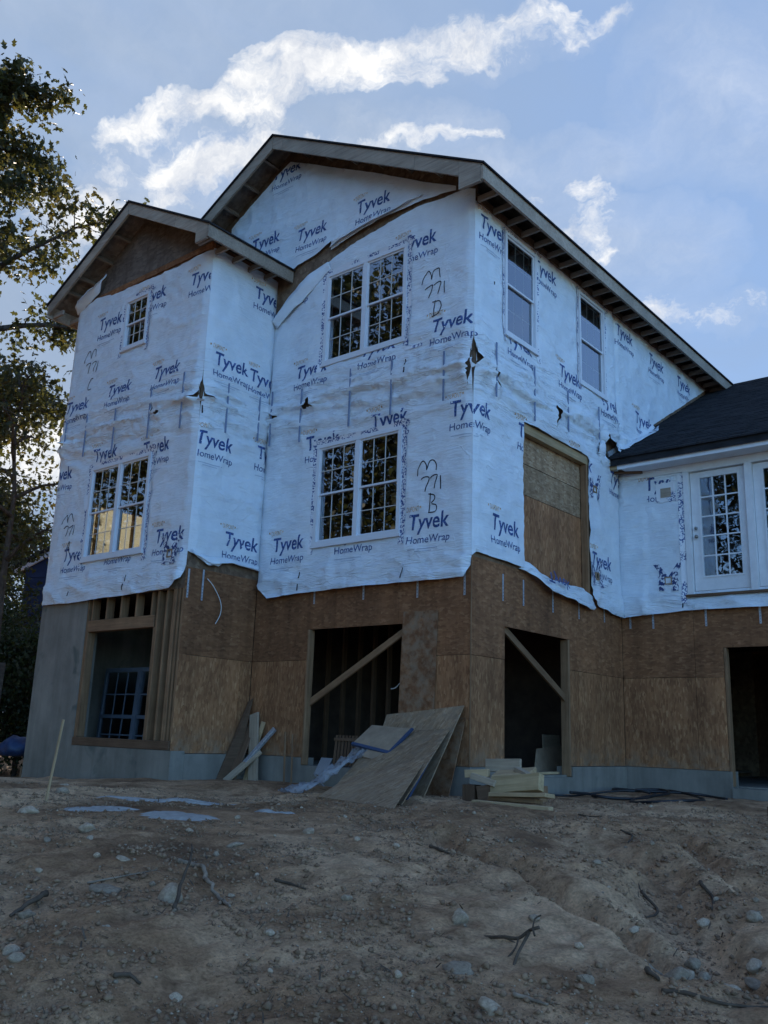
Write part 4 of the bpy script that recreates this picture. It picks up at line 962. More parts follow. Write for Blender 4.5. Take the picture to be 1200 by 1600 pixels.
# bits of flashing near the bay roof
tb = MB(); tb.hexa([(-5.95, YB+.3, zb_(-5.95)+.002), (-5.55, YB+.3, zb_(-5.55)+.002), (-5.55, YB+.42, zb_(-5.55)+.002), (-5.95, YB+.42, zb_(-5.95)+.002), (-5.95, YB+.3, zb_(-5.95)+.03), (-5.55, YB+.3, zb_(-5.55)+.03), (-5.55, YB+.42, zb_(-5.55)+.03), (-5.95, YB+.42, zb_(-5.95)+.03)])
tb.build('toe_board', 'lumber_new', H)
# wing roof
WP = .56
def zw(y): return 5.20+WP*(y-4.12)
b = MB(); y0, y1 = 4.10, 9.76
b.hexa([(.035, y0, zw(y0)-.16), (8, y0, zw(y0)-.16), (8, y1, zw(y1)-.16), (.035, y1, zw(y1)-.16), (.035, y0, zw(y0)-.02), (8, y0, zw(y0)-.02), (8, y1, zw(y1)-.02), (.035, y1, zw(y1)-.02)])
b.hexa([(.035, y1, zw(y1)-.16), (8, y1, zw(y1)-.16), (8, 14.4, zw(5.1)-.16), (.035, 14.4, zw(5.1)-.16), (.035, y1, zw(y1)-.02), (8, y1, zw(y1)-.02), (8, 14.4, zw(5.1)-.02), (.035, 14.4, zw(5.1)-.02)])
wr = b.build('wing_roof', 'shingle', H)
rn = random.Random(5); sh_me = []
for k in range(46):
    ya = 4.05+k*.125; yb = ya+.16; ox = (k % 3)*.11; x = .02-ox; bb = MB()
    while x < 7.6:
        wdt = rn.choice((.17, .22, .28, .33)); th = rn.choice((.012, .018, .022)); xa, xc = max(x, .02), x+wdt-.006
        if xc > xa+.01: bb.hexa([(xa, ya, zw(ya)-.018), (xc, ya, zw(ya)-.018), (xc, yb, zw(yb)-.02), (xa, yb, zw(yb)-.02), (xa, ya, zw(ya)+th), (xc, ya, zw(ya)+th), (xc, yb, zw(yb)+.002), (xa, yb, zw(yb)+.002)])
        x += wdt
    bb.build('shingle_course', 'shingle', wr)
boxo('wing_fascia', 'white', H, .20, 8, 4.135, 4.165, 4.965, 5.165); boxo('wing_soffit', 'white', H, .25, 8, 4.167, D2-.06, 4.975, 4.99)
boxo('wing_frieze', 'white', H, .06, 8, D2-.058, D2-.03, 4.86, 4.974)
timber('fascia_end_block', 'lumber_yellow', (.04, 4.16, 5.02), (.20, 4.16, 5.02), .05, .10, (0, 0, 1), H); timber('fascia_end_block', 'lumber_deep', (.04, 4.26, 4.96), (.5, 4.5, 4.96), .06, .05, (0, 0, 1), H)
timber('step_flashing', 'metal', (.045, 4.12, 5.26), (.045, 4.6, 5.53), .02, .09, (0, 0, 1), H, 0)

# cables fixed to the house
def cable(name, pts, r, mat, par=None, sub=6):
    v, f = tube_mesh([(smooth_path(pts, sub), r)], 6); return link(name, mesh(name, v, f), par, mat, None, True)
cable('loose_cable', [(XB+.02, -1.06, 2.62), (XB+.06, -.95, 2.50), (XB+.09, -.82, 2.28), (XB+.08, -.80, 2.1), (XB+.05, -.86, 1.94)], .006, 'wire', H)
cable('loose_cable', [(-1.05, .06, 1.18), (-1.2, .10, 1.12), (-1.35, .14, 1.02), (-1.45, .15, 1.0)], .007, 'wire', H)

# ------------------------------------------------------------------ loose things round the house
def board(name, c4, th, mat, label, cat, group=None):
    """a sheet from four corners (bl, br, tr, tl)"""
    a, b_, c, d = [Vector(p) for p in c4]; n = (b_-a).cross(d-a).normalized()*th
    bm = bmesh.new(); vs = [bm.verts.new(p) for p in (a, b_, c, d)]+[bm.verts.new(p-n) for p in (a, b_, c, d)]
    for q in QF: bm.faces.new([vs[i] for i in q])
    bmesh.ops.recalc_face_normals(bm, faces=bm.faces)
    o0 = (a+b_)/2; x = (b_-a).normalized(); nn = n.normalized(); yv = nn.cross(x)
    R4 = Matrix(((x.x, yv.x, nn.x, o0.x), (x.y, yv.y, nn.y, o0.y), (x.z, yv.z, nn.z, o0.z), (0, 0, 0, 1)))
    bm.transform(R4.inverted()); me = D.meshes.new(name); bm.to_mesh(me); bm.free()
    o = link(name, me, None, mat); o.matrix_world = R4
    if label: tag(o, label, cat, group)
    return o
G1 = 'sheets of board leaning by the front opening'
board('board_sheet', [(-.86, -1.86, gz(-.86, -1.86)+.03), (.73, -2.42, gz(.73, -2.42)+.02), (.05, -.95, .14), (-1.15, -.62, .0)], .012, 'osb_grey', 'foremost pale grey strand board sheet lying lowest against the leaning pile', 'board sheet', G1)
board('board_sheet', [(-1.00, -1.56, -.37), (.50, -2.0, -.35), (-.06, -.36, .47), (-1.25, -.26, .40)], .012, 'osb_grey', 'reddish brown strand board sheet second in the leaning pile', 'board sheet', G1)
board('foam_board', [(-.6, -1.33, -.37), (.16, -1.50, -.37), (-.12, -.46, .36), (-.75, -.45, .32)], .03, 'blue', 'blue foam board showing its edge low under the leaning sheets', 'foam board')
board('board_sheet', [(-1.0, -.92, -.36), (.13, -1.16, -.37), (-.07, -.035, .77), (-1.36, -.035, .64)], .014, 'osb_grey', 'widest tan sheet with pale worn top corner reaching highest', 'board sheet', G1)
board('board_sheet', [(-.60, -.27, -.38), (-.13, -.27, -.37), (-.045, -.03, .62), (-.3, -.03, .60)], .014, 'osb_up', 'dark brown narrow sheet standing nearly upright behind the pile', 'board sheet', G1)
# cardboard slab with blue edging on the pile
PAD = [(-1.33, -.74, .255), (-.72, -.74, .165), (-.63, -.41, .455), (-1.31, -.40, .49)]
def padp(a, c, up): p = Vector(PAD[0]).lerp(Vector(PAD[1]), a).lerp(Vector(PAD[3]).lerp(Vector(PAD[2]), a), c); return tuple(p+Vector((0, -.6, .75))*up)
cs = board('cardboard_slab', [PAD[0], PAD[1], PAD[2], PAD[3]], .025, 'card', 'brown cardboard slab with blue film edges lying on the leaning pile', 'cardboard')
board('blue_edge', [padp(-.02, -.09, .004), padp(1.02, -.09, .004), padp(1.02, .015, .006), padp(-.02, .015, .006)], .032, 'blue', None, None).parent = None
be = D.objects[-1] if False else [o for o in COL.objects if o.name.startswith('blue_edge')][-1]
bpy.context.view_layer.update()
mw = be.matrix_world.copy(); be.parent = cs; be.matrix_parent_inverse = cs.matrix_world.inverted(); be.matrix_world = mw
be2 = board('blue_edge', [padp(.985, -.09, .006), padp(1.04, -.09, .006), padp(1.04, 1.02, .006), padp(.985, 1.02, .006)], .032, 'blue', None, None)
bpy.context.view_layer.update()
mw = be2.matrix_world.copy(); be2.parent = cs; be2.matrix_parent_inverse = cs.matrix_world.inverted(); be2.matrix_world = mw
board('cardboard_flap', [(-1.08, -.86, .09), (-.78, -.88, .05), (-.74, -.76, .14), (-1.06, -.74, .19)], .006, 'card', 'small curled cardboard scrap under the blue edged slab', 'cardboard')
# plastic sheet, crumpled over the pile's left edge
ctrl = [[(-1.95, -1.45), (-1.75, -1.25), (-1.62, -.95), (-1.62, -.62), (-1.55, -.4)], [(-1.55, -1.75), (-1.42, -1.45), (-1.32, -1.1), (-1.28, -.75), (-1.33, -.42)], [(-1.2, -1.85), (-1.12, -1.5), (-1.05, -1.2), (-1.05, -.85), (-1.08, -.5)]]
hz = [[-.42, -.37, -.2, -.02, .1], [-.40, -.34, -.14, .08, .25], [-.41, -.26, -.06, .08, .24]]
nu, nv = 40, 26; pv = []; pf = []
for i in range(nv+1):
    for j in range(nu+1):
        a, c = i/nv*2, j/nu*4; p = bil(ctrl, a, c); z = float(bil(hz, a, c))
        e = noise.noise(Vector((p[0]*5, p[1]*5, 2)))*.06+rid(p[0]*5, p[1]*6, 3)*.07+noise.noise(Vector((p[0]*14, p[1]*14, 5)))*.025
        q = .07*noise.noise(Vector((i*.35, j*.3, 9)))
        pv.append((p[0]+q, p[1]+.07*noise.noise(Vector((j*.35, i*.3, 4))), max(z+e+.03, gz(*p)+.01)))
for i in range(nv):
    for j in range(nu): k = i*(nu+1)+j; pf.append((k, k+1, k+nu+2, k+nu+1))
tag(link('plastic_sheet', mesh('plastic_sheet', pv, pf), None, 'plastic', None, True), 'crumpled clear plastic sheet draped over the leaning boards', 'plastic sheet')
o = board('plastic_scrap', [(-2.44, -.30, -.20), (-2.22, -.32, -.22), (-2.26, -.12, .02), (-2.50, -.10, .02)], .004, 'plastic', 'small bluish plastic scrap propped at the sill of the front opening', 'plastic scrap')
cable('plastic_strip', [(-2.42, -.32, -.2), (-2.1, -.5, -.3), (-1.9, -.62, -.36)], .012, 'plastic'); tag(COL.objects[-1] if False else [o for o in COL.objects if o.name == 'plastic_strip'][0], 'thin twisted plastic strip trailing from the sill scrap', 'plastic strip')

# boards leaning in the corner beside the bay
GL = 'offcuts leaning in the corner beside the bay'
def tg(o, label, cat, group=None): return tag(o, label, cat, group)
board('leaning_board', [(-4.17, -.62, -.40), (-4.13, -.28, -.39), (-4.10, -.03, .86), (-4.17, -.06, .80)], .012, 'lumber_deep', 'thin dark panel seen edge on leaning into the bay corner', 'board', GL)
tg(timber('leaning_board', 'lumber_deep', (-4.08, -.42, -.40), (-4.08, -.06, .44), .22, .02, (0, -1, .3)), 'dark brown board half hidden behind the upright pale plank', 'board', GL)
tg(timber('leaning_board', 'lumber_grey', (-3.71, -.28, -.40), (-4.03, -.05, .62), .185, .035, (0, -1, .2)), 'upright pale wide plank standing in the bay corner', 'board', GL)
tg(timber('leaning_board', 'lumber_new', (-3.98, -.2, -.38), (-3.83, -.03, .50), .08, .03, (0, -1, .2)), 'short pale offcut just showing behind the upright plank', 'board', GL)
tg(timber('leaning_pipe', 'metal', (-4.10, -.40, -.38), (-3.54, -.06, .40), .07, .05, (0, -1, .4)), 'slanting bluish grey metal trim leaning across the upright plank', 'metal trim', GL)
tg(timber('leaning_board', 'lumber_grey', (-4.10, -.5, -.40), (-3.72, -.16, .07), .13, .03, (0, -1, .5)), 'low slanting grey board in front of the upright plank', 'board', GL)
tg(timber('thin_stick', 'lumber', (-3.13, -.2, -.37), (-3.33, -.04, .36), .03, .02, (0, -1, .2)), 'taller thin wooden stake leaning left of the front opening', 'stake')
tg(timber('thin_stick', 'lumber', (-2.98, -.2, -.37), (-3.17, -.04, .33), .025, .02, (0, -1, .2)), 'thin wooden stake nearest the jamb of the front opening', 'stake')
# lumber pile at the corner
GP = 'lumber offcuts piled at the house corner'
tg(timber('lumber_block', 'lumber_new', (.78, -1.04, -.33), (1.77, -1.06, -.335), .10, .04, (0, 0, 1)), 'long thin pale stud lying on the dirt before the pile', 'lumber', GP)
tg(timber('lumber_block', 'lumber_new', (.92, -.86, -.255), (1.66, -.88, -.215), .20, .045, (0, .1, 1)), 'flat pale plank low in the offcut pile', 'lumber', GP)
tg(timber('lumber_block', 'lumber', (.86, -.80, -.30), (1.5, -.84, -.29), .16, .045, (0, .1, 1)), 'brown board lowest under the flat pale plank', 'lumber', GP)
tg(timber('lumber_block', 'lumber_yellow', (.80, -.68, -.17), (1.45, -.70, -.09), .11, .19, (0, .3, 1)), 'thick bright yellow beam offcut topmost at the front', 'lumber', GP)
tg(timber('lumber_block', 'lumber_deep', (.62, -.66, -.28), (.84, -.64, -.24), .18, .20, (0, 0, 1)), 'dark brown block end under the yellow beam', 'lumber', GP)
tg(timber('lumber_block', 'lumber_grey', (.52, -.62, -.08), (.88, -.66, -.15), .22, .07, (.35, .1, 1)), 'grey tilted block left of the yellow beam', 'lumber', GP)
tg(timber('lumber_block', 'lumber_new', (.40, -.66, -.05), (.68, -.58, -.03), .09, .09, (0, 0, 1)), 'small pale square block at the left of the pile', 'lumber', GP)
tg(timber('lumber_block', 'lumber_deep', (.49, -.66, -.38), (.49, -.66, -.17), .17, .15, (0, 1, 0)), 'dark round topped stump block on the ground left of pile', 'lumber', GP)
tg(timber('lumber_block', 'lumber_new', (.72, -.50, -.05), (1.18, -.42, .0), .26, .06, (-.15, -.3, 1)), 'flat pale board lying across the back of the pile', 'lumber', GP)
tg(timber('lumber_block', 'lumber_grey', (.52, -.40, .05), (.98, -.36, .07), .05, .15, (0, .1, 1)), 'grey weathered plank topmost on the pile', 'lumber', GP)
tg(timber('lumber_block', 'lumber_grey', (.98, -.46, .03), (1.22, -.58, -.03), .08, .05, (0, 0, 1)), 'short grey stick poking right from the top of the pile', 'lumber', GP)
tg(timber('lumber_block', 'lumber', (.66, -.36, -.26), (1.25, -.30, -.24), .24, .18, (0, 0, 1)), 'brown beam offcut buried at the back of the pile', 'lumber', GP)
# things inside the side opening
board('cardboard_sheet', [(-.55, 2.55, -.13), (-.55, 3.6, -.13), (-.62, 3.6, .30), (-.62, 2.75, .24)], .01, 'card', 'grey brown cardboard sheet propped inside the side opening', 'cardboard')
tg(timber('lumber_block', 'lumber_new', (-.2, 2.0, -.10), (-.24, 2.68, -.10), .10, .035, (0, 0, 1)), 'pale offcut lying on the slab just inside the side opening', 'lumber')
board('drywall_offcut', [(-.75, 3.2, .0), (-.75, 3.8, .0), (-.8, 3.8, .46), (-.8, 3.25, .46)], .014, 'lumber_grey', 'grey panel offcut standing behind the cardboard in the side opening', 'panel')
tg(timber('lumber_block', 'lumber_deep', (-.3, 1.6, -.12), (-.4, 2.1, -.06), .2, .06, (0, 0, 1)), 'dark scrap board on the floor of the side opening', 'lumber')
# dark slatted pallet inside the front opening
pal = empty('pallet', (-2.4, .3, -.12)); tag(pal, 'dark slatted pallet standing inside the front opening', 'pallet')
for k in range(8):
    q = timber('slat', 'lumber_deep', (-.22+k*.065, 0, .02), (-.22+k*.065, .05, .46), .04, .012, (0, 1, 0), pal, 0)
for z in (.06, .40): timber('rail', 'lumber_deep', (-.25, .045, z), (.27, .045, z), .06, .04, (0, 0, 1), pal, 0)
# stored window inside the bay opening
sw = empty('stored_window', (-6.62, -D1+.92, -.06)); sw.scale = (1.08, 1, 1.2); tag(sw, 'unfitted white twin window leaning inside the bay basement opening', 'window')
def swb(nm, x0, x1, z0, z1, y0=0., y1=.06, mat='shadowed'): b = MB(); b.box(x0, x1, y0, y1, z0, z1); return b.build(nm, mat, sw)
f_ = MB(); f_.box(-.86, -.81, 0, .07, .02, 1.12); f_.box(.81, .86, 0, .07, .02, 1.12); f_.box(-.86, .86, 0, .07, 1.121, 1.18); f_.box(-.86, .86, 0, .07, -.04, .019); f_.build('frame', 'shadowed', sw)
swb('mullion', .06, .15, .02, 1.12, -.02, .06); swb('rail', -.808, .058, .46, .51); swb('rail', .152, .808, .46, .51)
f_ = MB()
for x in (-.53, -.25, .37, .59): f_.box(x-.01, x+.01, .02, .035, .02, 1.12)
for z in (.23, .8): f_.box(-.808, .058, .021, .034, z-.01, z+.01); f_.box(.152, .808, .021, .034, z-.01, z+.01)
f_.build('muntin_grid', 'shadowed', sw)
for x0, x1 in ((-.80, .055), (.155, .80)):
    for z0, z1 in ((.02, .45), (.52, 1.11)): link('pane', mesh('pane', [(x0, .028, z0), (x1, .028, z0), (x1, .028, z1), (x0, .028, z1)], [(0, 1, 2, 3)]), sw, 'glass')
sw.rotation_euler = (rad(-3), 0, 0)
# hoses
def hose(pts, r, label):
    p = [(x, y, gz(x, y)+r*.9+dz) for x, y, dz in pts]; v, f = tube_mesh([(smooth_path(p, 8), r)], 8)
    tag(link('hose', mesh('hose', v, f), None, 'black', None, True), label, 'hose', 'black hoses by the foundation')
hose([(.35, 2.0, .05), (.45, 2.5, .02), (.55, 2.4, 0), (.75, 1.9, .03), (1.05, 1.95, 0), (1.2, 2.6, 0), (.75, 3.95, .02), (.35, 4.1, 0), (.25, 3.6, .03), (.5, 3.2, .04), (.9, 3.5, .05), (1.3, 4.05, .02), (1.6, 4.1, 0), (1.9, 3.8, 0)], .019, 'black hose lying in loops against the side foundation')
hose([(.55, 3.7, .03), (.85, 3.95, .05), (1.2, 3.4, .03), (1.15, 2.5, 0), (1.4, 1.7, 0), (1.85, 1.45, 0), (2.15, 1.8, 0), (1.95, 2.8, 0), (1.45, 3.7, .02), (1.0, 4.0, .04), (.7, 4.15, .03)], .019, 'black hose in the wide right hand loop on the dirt')
hose([(-.1, 1.6, .10), (.1, 1.75, .02), (.28, 2.05, .0), (.3, 2.5, .0), (.45, 2.9, .03), (.7, 3.3, .06), (1.0, 3.2, .03)], .014, 'thin black hose trailing out of the side opening')
# stakes
def stake(x, y, h, lean, label, mat='lumber'):
    z = gz(x, y); tg(timber('survey_stake', mat, (x, y, z-.1), (x+lean[0], y+lean[1], z+h), .03, .018, (0, 1, 0)), label, 'stake', 'survey stakes in the dirt')
stake(-1.69, -4.86, .78, (.03, .08), 'wooden stake standing in the dirt near the pale cement patches', mat='lumber_new')
stake(-7.93, -1.66, .40, (.02, .0), 'short dark stake at the outer corner of the concrete wall')
stake(4.74, -3.42, .66, (.0, .0), 'weathered stake at the right edge of the dirt mound', mat='lumber_deep')
# cement wash patches
def patch(cx, cy, rx, ry, ang, seed, label):
    n = 72; v = [(cx, cy, gz(cx, cy)+.02)]; f = []; rings = (.35, .7, 1.0)
    for k, q in enumerate(rings):
        for i in range(n):
            th = 2*math.pi*i/n; s_ = q*(1+.42*noise.noise(Vector((math.cos(th)*1.6, math.sin(th)*1.6, seed)))+.34*noise.noise(Vector((math.cos(th)*5, math.sin(th)*5, seed)))+.22*noise.noise(Vector((math.cos(th)*12, math.sin(th)*12, seed))))
            a, c = rx*s_*math.cos(th), ry*s_*math.sin(th); x = cx+a*math.cos(ang)-c*math.sin(ang); y = cy+a*math.sin(ang)+c*math.cos(ang)
            v.append((x, y, gz(x, y)+(.02, .017, -.006)[k]))
    for i in range(n):
        j = (i+1) % n; f.append((0, 1+i, 1+j))
        for k in (0, 1): f.append((1+k*n+i, 1+(k+1)*n+i, 1+(k+1)*n+j, 1+k*n+j))
    tag(link('cement_patch', mesh('cement_patch', v, f), None, 'cement', None, True), label, 'cement patch', 'cement washed out on the dirt')
patch(-.88, -4.80, .37, .17, .8, 3.3, 'pale washed out cement patch at the left front')
patch(-.03, -4.55, .40, .19, .35, 8.1, 'pale washed out cement patch nearest the middle of the dirt')
patch(-1.25, -3.72, .75, .10, .62, 5.2, 'long thin pale cement patch closest to the bay wall'); patch(.15, -3.52, .2, .06, .6, 6.6, 'smallest cement smear right of the long patch')

# ------------------------------------------------------------------ stones, sticks and litter
rock_me = []
for k in range(7):
    bm = bmesh.new(); bmesh.ops.create_icosphere(bm, subdivisions=3, radius=1)
    for v in bm.verts:
        n_ = noise.noise(v.co*1.1+Vector((k*7, 0, 0)))*.35+noise.noise(v.co*2.6+Vector((k*7, 3, 0)))*.12
        v.co *= 1+n_
        for pl in range(4):
            rr = random.Random(k*11+pl); d_ = Vector((rr.uniform(-1, 1), rr.uniform(-1, 1), rr.uniform(-1, 1))).normalized(); q = v.co.dot(d_)-.74
            if q > 0: v.co -= d_*q*.8
    me = D.meshes.new('stone'); bm.to_mesh(me); bm.free(); me.polygons.foreach_set('use_smooth', [True]*len(me.polygons)); me.materials.append(M['stone']); rock_me.append(me)
def stone(x, y, s, label, flat_=.7, sink=.35, k=None):
    o = D.objects.new('stone', random.choice(rock_me) if k is None else rock_me[k % 7]); COL.objects.link(o)
    a = random.uniform(.8, 1.25); o.scale = (s*a, s*random.uniform(.7, 1), s*flat_); o.rotation_euler = (random.uniform(-.25, .25), random.uniform(-.25, .25), random.uniform(0, 6.3))
    o.location = (x, y, gz(x, y)+s*flat_*(1-2*sink)); tag(o, label, 'stone', 'stones lying on the dirt'); return o
big = [(1.86, -6.51, .165, 'broad flat pale stone bedded in the dirt at the lower left', .28, .3), (2.27, -6.36, .095, 'round pale cobble beside the dark stick at lower left', .9, .3), (.14, -5.56, .12, 'oblong pale stone below the cement patches', .5, .3),
       (1.28, -5.0, .09, 'half buried pale stone above the curved stick', .4, .4), (1.33, -4.26, .065, 'rounded brown stone on the open dirt in the middle', .8, .3), (1.91, -4.32, .04, 'small stone right of the middle of the dirt', .7, .3),
       (2.0, -7.09, .05, 'small pale stone at the left edge beside a dark root', .7, .3), (2.62, -7.48, .05, 'pale pebble at the bottom left below another', .6, .3), (2.48, -7.43, .05, 'pale pebble at the bottom left above another', .7, .3),
       (-1.05, -5.39, .13, 'grey stone left of the oblong pale stone', .5, .4), (1.40, -6.08, .08, 'dull buried stone above the broad flat stone', .35, .4), (2.94, -5.57, .045, 'pale stone below the middle sticks', .7, .3),
       (.37, -4.19, .045, 'yellowish stone right of the cement patches', .6, .2), (3.30, -7.09, .035, 'grey pebble at the bottom middle', .8, .3), (3.65, -5.42, .075, 'rounded pale stone left of the forked root', .75, .25),
       (4.21, -4.72, .07, 'pale upright stone at the foot of the erosion gully', 1.0, .25), (4.35, -4.69, .04, 'small stone right of the upright gully stone', .7, .3), (4.49, -4.95, .05, 'flat pale stone trailing down from the gully', .6, .3),
       (4.57, -5.0, .045, 'second flat stone trailing down from the gully', .6, .3), (4.86, -5.35, .085, 'whitish stone below the stone cluster', .6, .3), (5.04, -5.13, .085, 'large stone at the right end of the cluster', .7, .3),
       (4.79, -4.97, .06, 'uppermost rounded stone of the cluster on the right', .7, .3), (4.86, -5.02, .05, 'leaning stone inside the right cluster', .9, .3), (4.94, -5.03, .045, 'white angular stone inside the right cluster', .95, .2),
       (4.79, -5.06, .055, 'left stone of the cluster on the right', .8, .3), (4.86, -5.13, .04, 'lowest small stone of the right cluster', .8, .3), (4.91, -5.09, .045, 'round stone low in the right cluster', .8, .3),
       (4.97, -4.58, .075, 'pale stone above the cluster near the right edge', .6, .3), (5.01, -4.72, .06, 'bluish stone just right of the cluster top', .5, .3), (4.78, -3.97, .07, 'dark wet looking stone near the right edge', .7, .3),
       (4.49, -4.02, .05, 'pale round stone in the dark hollow', .8, .25), (4.39, -6.25, .06, 'grey stone at the bottom right of the middle', .8, .3), (4.57, -5.71, .05, 'pale wedge stone near the bottom right', .7, .25),
       (3.82, -4.63, .04, 'pair of pale pebbles in the gully', .6, .3), (3.11, -4.25, .05, 'pale stone lying in the top of the gully', .6, .2), (3.95, -5.13, .04, 'stone on the slope below the gully', .7, .3), (4.03, -5.98, .085, 'dull half buried stone below the forked root', .4, .45),
       (4.33, -5.32, .035, 'small white stone right of the forked root', .7, .2), (3.64, -3.74, .035, 'small white stone on the upper slope', .7, .2), (3.53, -3.12, .04, 'stone at the edge of the dark slope', .7, .3), (.65, -4.94, .05, 'dark stone under the right cement patch', .6, .3), (3.07, -6.32, .04, 'pale pebble right of the curved stick', .6, .2), (.47, -6.09, .04, 'small pale stone on the left dirt', .7, .3), (-2.3, -4.3, .10, 'grey stone in the rubble at the far left', .6, .3), (-2.9, -3.9, .09, 'brown stone in the rubble at the far left', .6, .3)]
for i, (x, y, s, lb, fl, sk) in enumerate(big): stone(x, y, s*.8, lb, fl, sk+.06, i)
rs = random.Random(12); cnt = 0
while cnt < 130:
    t = rs.uniform(3.6, 11.5)**1.0; r_ = rs.uniform(-.46, .46)*t; x = 6.756-.644*t+.765*r_; y = -9.893+.765*t+.644*r_
    if (y > -.4 and x < .4) or (x < XB+.6 and y > -D1-.5) or y > 3.8: continue
    stone(x, y, rs.choice((.010, .011, .013, .015, .018, .026)), 'small loose stone scattered on the dirt among many alike', .7, .25); cnt += 1
def stick(pts, r, label, mat='stick', lift=0., grp='sticks and roots on the dirt'):
    P3 = []
    for p in pts: P3.append((p[0], p[1], gz(p[0], p[1])+r*.8+(p[2] if len(p) > 2 else 0)))
    sp = smooth_path(P3, 5); rr = [r*(1-.55*i/len(sp))*(1+.2*noise.noise(Vector((i*.6, r*90, 0)))) for i in range(len(sp))]
    sp = [p+Vector((noise.noise(Vector((i*.5, 1, r*50)))*r*1.2, noise.noise(Vector((i*.5, 9, r*50)))*r*1.2, 0)) for i, p in enumerate(sp)]
    v, f = tube_mesh([(sp, rr)], 6); return tag(link('stick', mesh('stick', v, f), None, mat, None, True), label, 'stick', grp)
stick([(1.70, -5.86), (1.84, -5.83), (1.97, -5.88, .02), (2.07, -5.93), (2.22, -6.03, .02), (2.35, -6.07), (2.5, -6.14), (2.61, -6.19)], .018, 'long curved grey branch lying on the left dirt')
stick([(2.54, -6.53, .0), (2.40, -6.40, .06), (2.22, -6.2, .16), (2.06, -6.05, .22)], .013, 'dark stick poking up beside the round cobble', 'darkstick')
stick([(1.80, -6.86, .03), (1.86, -7.0, .03), (1.93, -7.14)], .018, 'dark root lying at the left edge', 'darkstick')
stick([(2.37, -5.62), (2.5, -5.60), (2.63, -5.61)], .011, 'thin dark twig in the middle of the dirt', 'darkstick')
stick([(3.06, -7.25), (3.10, -7.20), (3.17, -7.19)], .012, 'small dark twig near the bottom edge', 'darkstick')
stick([(1.63, -6.49), (1.72, -6.3), (1.79, -6.1)], .007, 'thin pale twig above the broad flat stone')
rt = empty('forked_root', (4.02, -5.55, gz(4.02, -5.55)+.005)); rt.scale = (.72, .72, .72); tag(rt, 'dark forked root sticking out of the slope', 'root')
V, Fc = tube_mesh([(smooth_path([(-.22, .05, .02), (-.1, .02, .04), (0, .0, .06), (.12, .0, .07), (.2, .02, .13), (.27, .04, .16)], 4), .013), (smooth_path([(.2, .02, .12), (.2, -.06, .06), (.22, -.18, .0), (.24, -.26, -.06)], 4), .012), (smooth_path([(.12, .0, .07), (.16, -.1, .03), (.15, -.2, -.03)], 4), .007), (smooth_path([(.2, .02, .13), (.25, -.02, .15), (.29, -.06, .12)], 4), .008), (smooth_path([(.22, .03, .14), (.21, .08, .2), (.25, .1, .23)], 4), .006), (smooth_path([(-.1, .02, .04), (-.05, .1, .03), (.02, .14, .0)], 4), .006)], 6)
link('root', mesh('root', V, Fc), rt, 'darkstick', None, True)
for pts, r, lb in (([(2.49, -4.15), (2.62, -4.21), (2.75, -4.25)], .014, 'short dark stick at the left of the gully top'), ([(4.88, -5.57), (5.0, -5.56), (5.16, -5.51), (5.3, -5.38)], .012, 'long dark branch near the bottom right corner'), ([(2.22, -1.3), (2.36, -1.37), (2.52, -1.4)], .010, 'thin dark twig on the flat dirt before the side opening'),
                   ([(4.64, -5.19), (4.68, -5.1), (4.70, -5.03)], .013, 'pale stick left of the stone cluster'), ([(4.41, -6.09), (4.5, -6.1), (4.59, -6.1)], .011, 'pale twig at the bottom right of the middle'), ([(4.75, -5.44), (4.83, -5.49)], .015, 'dark stub right of the wedge stone'), ([(3.0, -2.0), (3.2, -2.2), (3.3, -2.5)], .012, 'dark twig on the upper right slope'), ([(4.2, -3.3), (4.4, -3.6), (4.5, -3.9)], .014, 'dark root trailing down the hollow'), ([(3.9, -3.6), (4.1, -3.8), (4.2, -4.2)], .012, 'second dark root trailing down the hollow')):
    stick(pts, r, lb, 'stick' if 'pale' in lb else 'darkstick')
# countless crumbs: clods, chips, leaf litter
rg = np.random.default_rng(4)
def scatter(name, n, smin, smax, mat, label, shape):
    t = 3.2+8.5*rg.random(n)**1.15; r_ = (rg.random(n)-.5)*.95*t; x = 6.756-.644*t+.765*r_; y = -9.893+.765*t+.644*r_
    clump = vnoise(x*1.6, y*1.6, 71)+vnoise(x*4, y*4, 72)*.6
    ok = (clump > -.12+.25*rg.random(n)-.1) & ~((y > -.25) & (x < .25)) & ~((x < XB+.3) & (y > -D1-.3)) & (y < 4.3)
    x, y = x[ok], y[ok]; n = len(x); z = ground(x, y)
    s = smin*(smax/smin)**(rg.random(n)**2.2); a = rg.random(n)*6.28; b_ = rg.normal(0, .35, n)
    base, faces = shape; base = np.array(base); k = len(base)
    jit = 1+.35*rg.normal(0, 1, (n, k, 1)).clip(-1, 1)
    P3 = base[None]*jit*s[:, None, None]
    ca, sa, cb, sb = np.cos(a)[:, None], np.sin(a)[:, None], np.cos(b_)[:, None], np.sin(b_)[:, None]
    X, Y, Z = P3[..., 0], P3[..., 1], P3[..., 2]
    X, Z = X*cb-Z*sb, X*sb+Z*cb
    V_ = np.stack([X*ca-Y*sa+x[:, None], X*sa+Y*ca+y[:, None], Z+z[:, None]+s[:, None]*.15], -1).reshape(-1, 3)
    F_ = (np.array(faces)[None]+(np.arange(n)*k)[:, None, None]).reshape(-1, len(faces[0]))
    o = link(name, npmesh(name, V_, F_), None, mat); tag(o, label, None, None, 'stuff'); return o
octa = ([(1, 0, .1), (0, 1, 0), (-1, 0, .1), (0, -1, 0), (0, 0, .8), (0, 0, -.5)], [(0, 1, 4), (1, 2, 4), (2, 3, 4), (3, 0, 4), (1, 0, 5), (2, 1, 5), (3, 2, 5), (0, 3, 5)])
